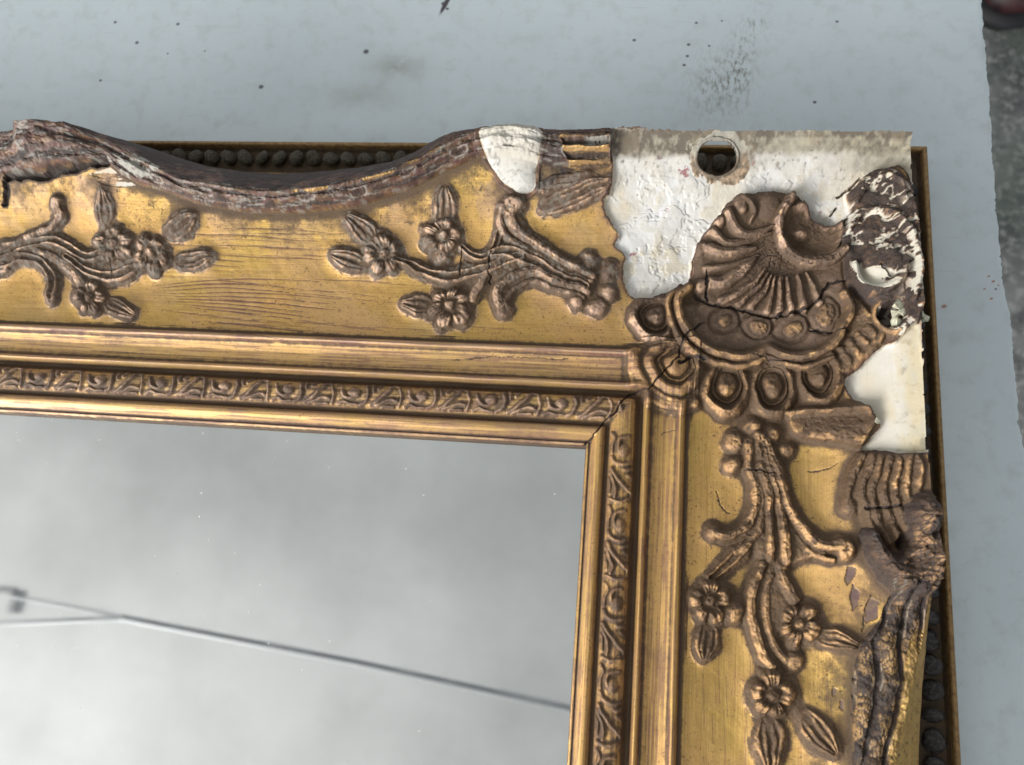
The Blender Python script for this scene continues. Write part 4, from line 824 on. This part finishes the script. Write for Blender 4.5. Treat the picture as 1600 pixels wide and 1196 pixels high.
ey = np.array([e[1] for e in edge])[::-1]; ex = np.array([e[0] for e in edge])[::-1]
yy = np.arange(-420, 420, .4); base_e = np.interp(yy, ey, ex); jag = (fbm(yy, yy*0, 11, 5, 3, .75)-.5)*2.6-np.clip(vn(yy, yy*0+9, 2.2, 5)-.72, 0, 1)*4.5
er = base_e+jag
V = []; Fc = []; n = len(yy)
for k in range(n):
    V += [(-900*S, yy[k]*S, 0), ((er[k]-1.6-max(0, jag[k]))*S, yy[k]*S, 0), ((er[k]-.25)*S, yy[k]*S, -.25*S), ((er[k]+.35*(fbm(yy[k:k+1], yy[k:k+1]*0+30, 2, 2, 1)[0]-.4))*S, yy[k]*S, -2.2*S), ((er[k]-.6)*S, yy[k]*S, -15*S), (-900*S, yy[k]*S, -15*S)]
for k in range(n-1):
    for q in range(6): a = k*6+q; b = k*6+(q+1) % 6; Fc.append((a, b, b+6, a+6))
Fc += [tuple(range(5, -1, -1)), tuple((n-1)*6+q for q in range(6))]
bo = link('painted_board', raw_mesh('painted_board', V, Fc, False), BOARD); tag(bo, 'pale blue grey painted board with chipped ragged right edge, under the gilded frame', 'board')

t = NT('concrete'); iso = t.coord(1, 1, 1); a_ = t.noise(iso, 14, 8, .7); b_ = t.noise(iso, 90, 4, .7); c_ = t.noise(iso, 3, 3, .5)
c = t.mix(t.ramp(a_, [(.35, 0.), (.68, 1.)]), (0.055, 0.06, 0.06), (0.22, 0.225, 0.22)); c = t.mix(t.ramp(b_, [(.5, 0.), (.62, .6)]), c, (0.33, 0.33, 0.32)); c = t.mix(t.ramp(c_, [(.52, 0.), (.6, .35)]), c, (0.06, 0.085, 0.065)); t.L(c, t.b.inputs['Base Color']); t.b.inputs['Roughness'].default_value = .9; t.bump(a_, .6, .01)
FZ = -.62
fl = link('floor', raw_mesh('floor', [(-5, -5, FZ), (5, -5, FZ), (5, 5, FZ), (-5, 5, FZ)], [(0, 1, 2, 3)], False), t.m); fl['kind'] = 'structure'
t = NT('ceiling_plaster'); iso = t.coord(1, 1, 1); a_ = t.noise(iso, 1.3, 5, .6); bk = t.new('ShaderNodeTexBrick'); t.L(t.coord(1, 1, 1, (0, 0, 0), .15), bk.inputs['Vector']); bk.inputs['Scale'].default_value = 1.6
bk.inputs['Color1'].default_value = (.975, .975, .975, 1); bk.inputs['Color2'].default_value = (1, 1, 1, 1); bk.inputs['Mortar'].default_value = (.985, .985, .985, 1); bk.inputs['Mortar Size'].default_value = .02
mm = t.new('ShaderNodeMix', data_type='RGBA', blend_type='MULTIPLY'); mm.inputs[0].default_value = 1.0; t.L(t.mix(t.ramp(a_, [(.35, 0.), (.65, 1.)]), (0.58, 0.585, 0.58), (0.78, 0.785, 0.78)), mm.inputs[6]); t.L(bk.outputs[0], mm.inputs[7]); t.L(mm.outputs[2], t.b.inputs['Base Color']); t.b.inputs['Roughness'].default_value = .95
CZ = 2.35
ce = link('ceiling', raw_mesh('ceiling', [(-9, -6, CZ), (-9, 6, CZ), (6, 6, CZ), (6, -6, CZ)], [(0, 1, 2, 3)], False), t.m); ce['kind'] = 'structure'
# roof pipes seen in the mirror
t = NT('dull_steel_pipe'); t.b.inputs['Base Color'].default_value = (0.40, 0.41, 0.42, 1); t.b.inputs['Metallic'].default_value = .3; t.b.inputs['Roughness'].default_value = .5; STEEL = t.m
def up(u, v, z): p = U(u, v, 2*8.8-z*1000)*S; return Vector((p[0], p[1], z))
def tube(bm, a, b, r, seg=12):
    d = b-a; q = d.to_track_quat('Z', 'Y').to_matrix().to_4x4(); q.translation = (a+b)/2; bmesh.ops.create_cone(bm, cap_ends=True, segments=seg, radius1=r, radius2=r, depth=d.length, matrix=q)
def pipe(name, pts, r, label):
    bm = bmesh.new()
    for a, b in zip(pts[:-1], pts[1:]): tube(bm, a, b, r)
    for p in pts[1:-1]: bmesh.ops.create_uvsphere(bm, u_segments=12, v_segments=8, radius=r*1.05, matrix=Matrix.Translation(p))
    me = bpy.data.meshes.new(name); bm.to_mesh(me); bm.free(); return tag(link(name, me, STEEL), label, 'pipe')
PZ_ = 2.1
p1 = pipe('ceiling_pipe', [up(190, 966, PZ_), up(560, 1037, PZ_), up(880, 1106, PZ_), up(1500, 1240, PZ_)], .011, 'thick grey pipe crossing under the ceiling, reflected in the mirror')
p2 = pipe('ceiling_wire', [up(18, 932, PZ_), up(155, 957, PZ_), up(190, 966, PZ_)], .006, 'thin wire from the pipe end to a hanging bracket, reflected in the mirror')
p3 = pipe('ceiling_cable', [up(-500, 985, PZ_), up(0, 975, PZ_), up(190, 967, PZ_)], .008, 'thin cable leaving the pipe end towards the left, reflected in the mirror')
bm = bmesh.new(); c_ = up(22, 935, PZ_); bmesh.ops.create_cube(bm, size=1, matrix=Matrix.Translation(c_+Vector((0, -.01, .02)))@Matrix.Diagonal((.03, .07, .04, 1))); bmesh.ops.create_cube(bm, size=1, matrix=Matrix.Translation(up(10, 922, PZ_))@Matrix.Diagonal((.07, .02, .03, 1)))
bmesh.ops.bevel(bm, geom=bm.edges[:], offset=.004, segments=2, affect='EDGES')
me = bpy.data.meshes.new('ceiling_bracket'); bm.to_mesh(me); bm.free(); tag(link('ceiling_bracket', me, STEEL), 'small dark bracket hanging at the left end of the wire, reflected in the mirror', 'bracket')

# dark shoe on the floor
t = NT('dark_red_leather'); iso = t.coord(1, 1, 1); a_ = t.noise(iso, 30, 4, .6); t.L(t.mix(t.ramp(a_, [(.4, 0.), (.7, 1.)]), (0.010, 0.007, 0.009), (0.06, 0.014, 0.014)), t.b.inputs['Base Color']); t.b.inputs['Roughness'].default_value = .45; LEA = t.m
t = NT('black_rubber'); t.b.inputs['Base Color'].default_value = (.012, .012, .014, 1); t.b.inputs['Roughness'].default_value = .7; RUB = t.m
tip = U(1552, 50, FZ*1000)*S; shoe = bpy.data.objects.new('shoe', None); col.objects.link(shoe); shoe.location = (tip[0]+.06, tip[1]+.13, FZ); shoe.rotation_euler = (0, 0, math.radians(-28)); tag(shoe, 'dark red and black shoe on the concrete floor beyond the board edge, top right', 'shoe')
def loft(name, rings, mat, seg=20):
    V = []; Fc = []
    for y, wx, zb, zt in rings:
        for k in range(seg): a = 2*math.pi*k/seg; V.append((wx*math.cos(a), y, (zb+zt)/2+(zt-zb)/2*math.sin(a)*(1 if math.sin(a) > 0 else .95)))
    for r in range(len(rings)-1):
        for k in range(seg): a = r*seg+k; b = r*seg+(k+1) % seg; Fc.append((a, b, b+seg, a+seg))
    Fc += [tuple(range(seg-1, -1, -1)), tuple((len(rings)-1)*seg+k for k in range(seg))]
    return link(name, raw_mesh(name, V, Fc), mat, shoe)
loft('upper', [(-.135, .012, .022, .035), (-.125, .032, .018, .05), (-.10, .045, .018, .062), (-.05, .05, .018, .075), (0, .045, .018, .10), (.05, .038, .018, .125), (.10, .037, .018, .13), (.135, .033, .018, .125), (.15, .012, .03, .10)], LEA)
loft('sole', [(-.142, .015, 0, .016), (-.13, .036, 0, .020), (-.10, .049, 0, .022), (-.05, .053, 0, .022), (.02, .042, 0, .022), (.10, .041, 0, .024), (.15, .036, 0, .024), (.16, .012, .004, .020)], RUB)
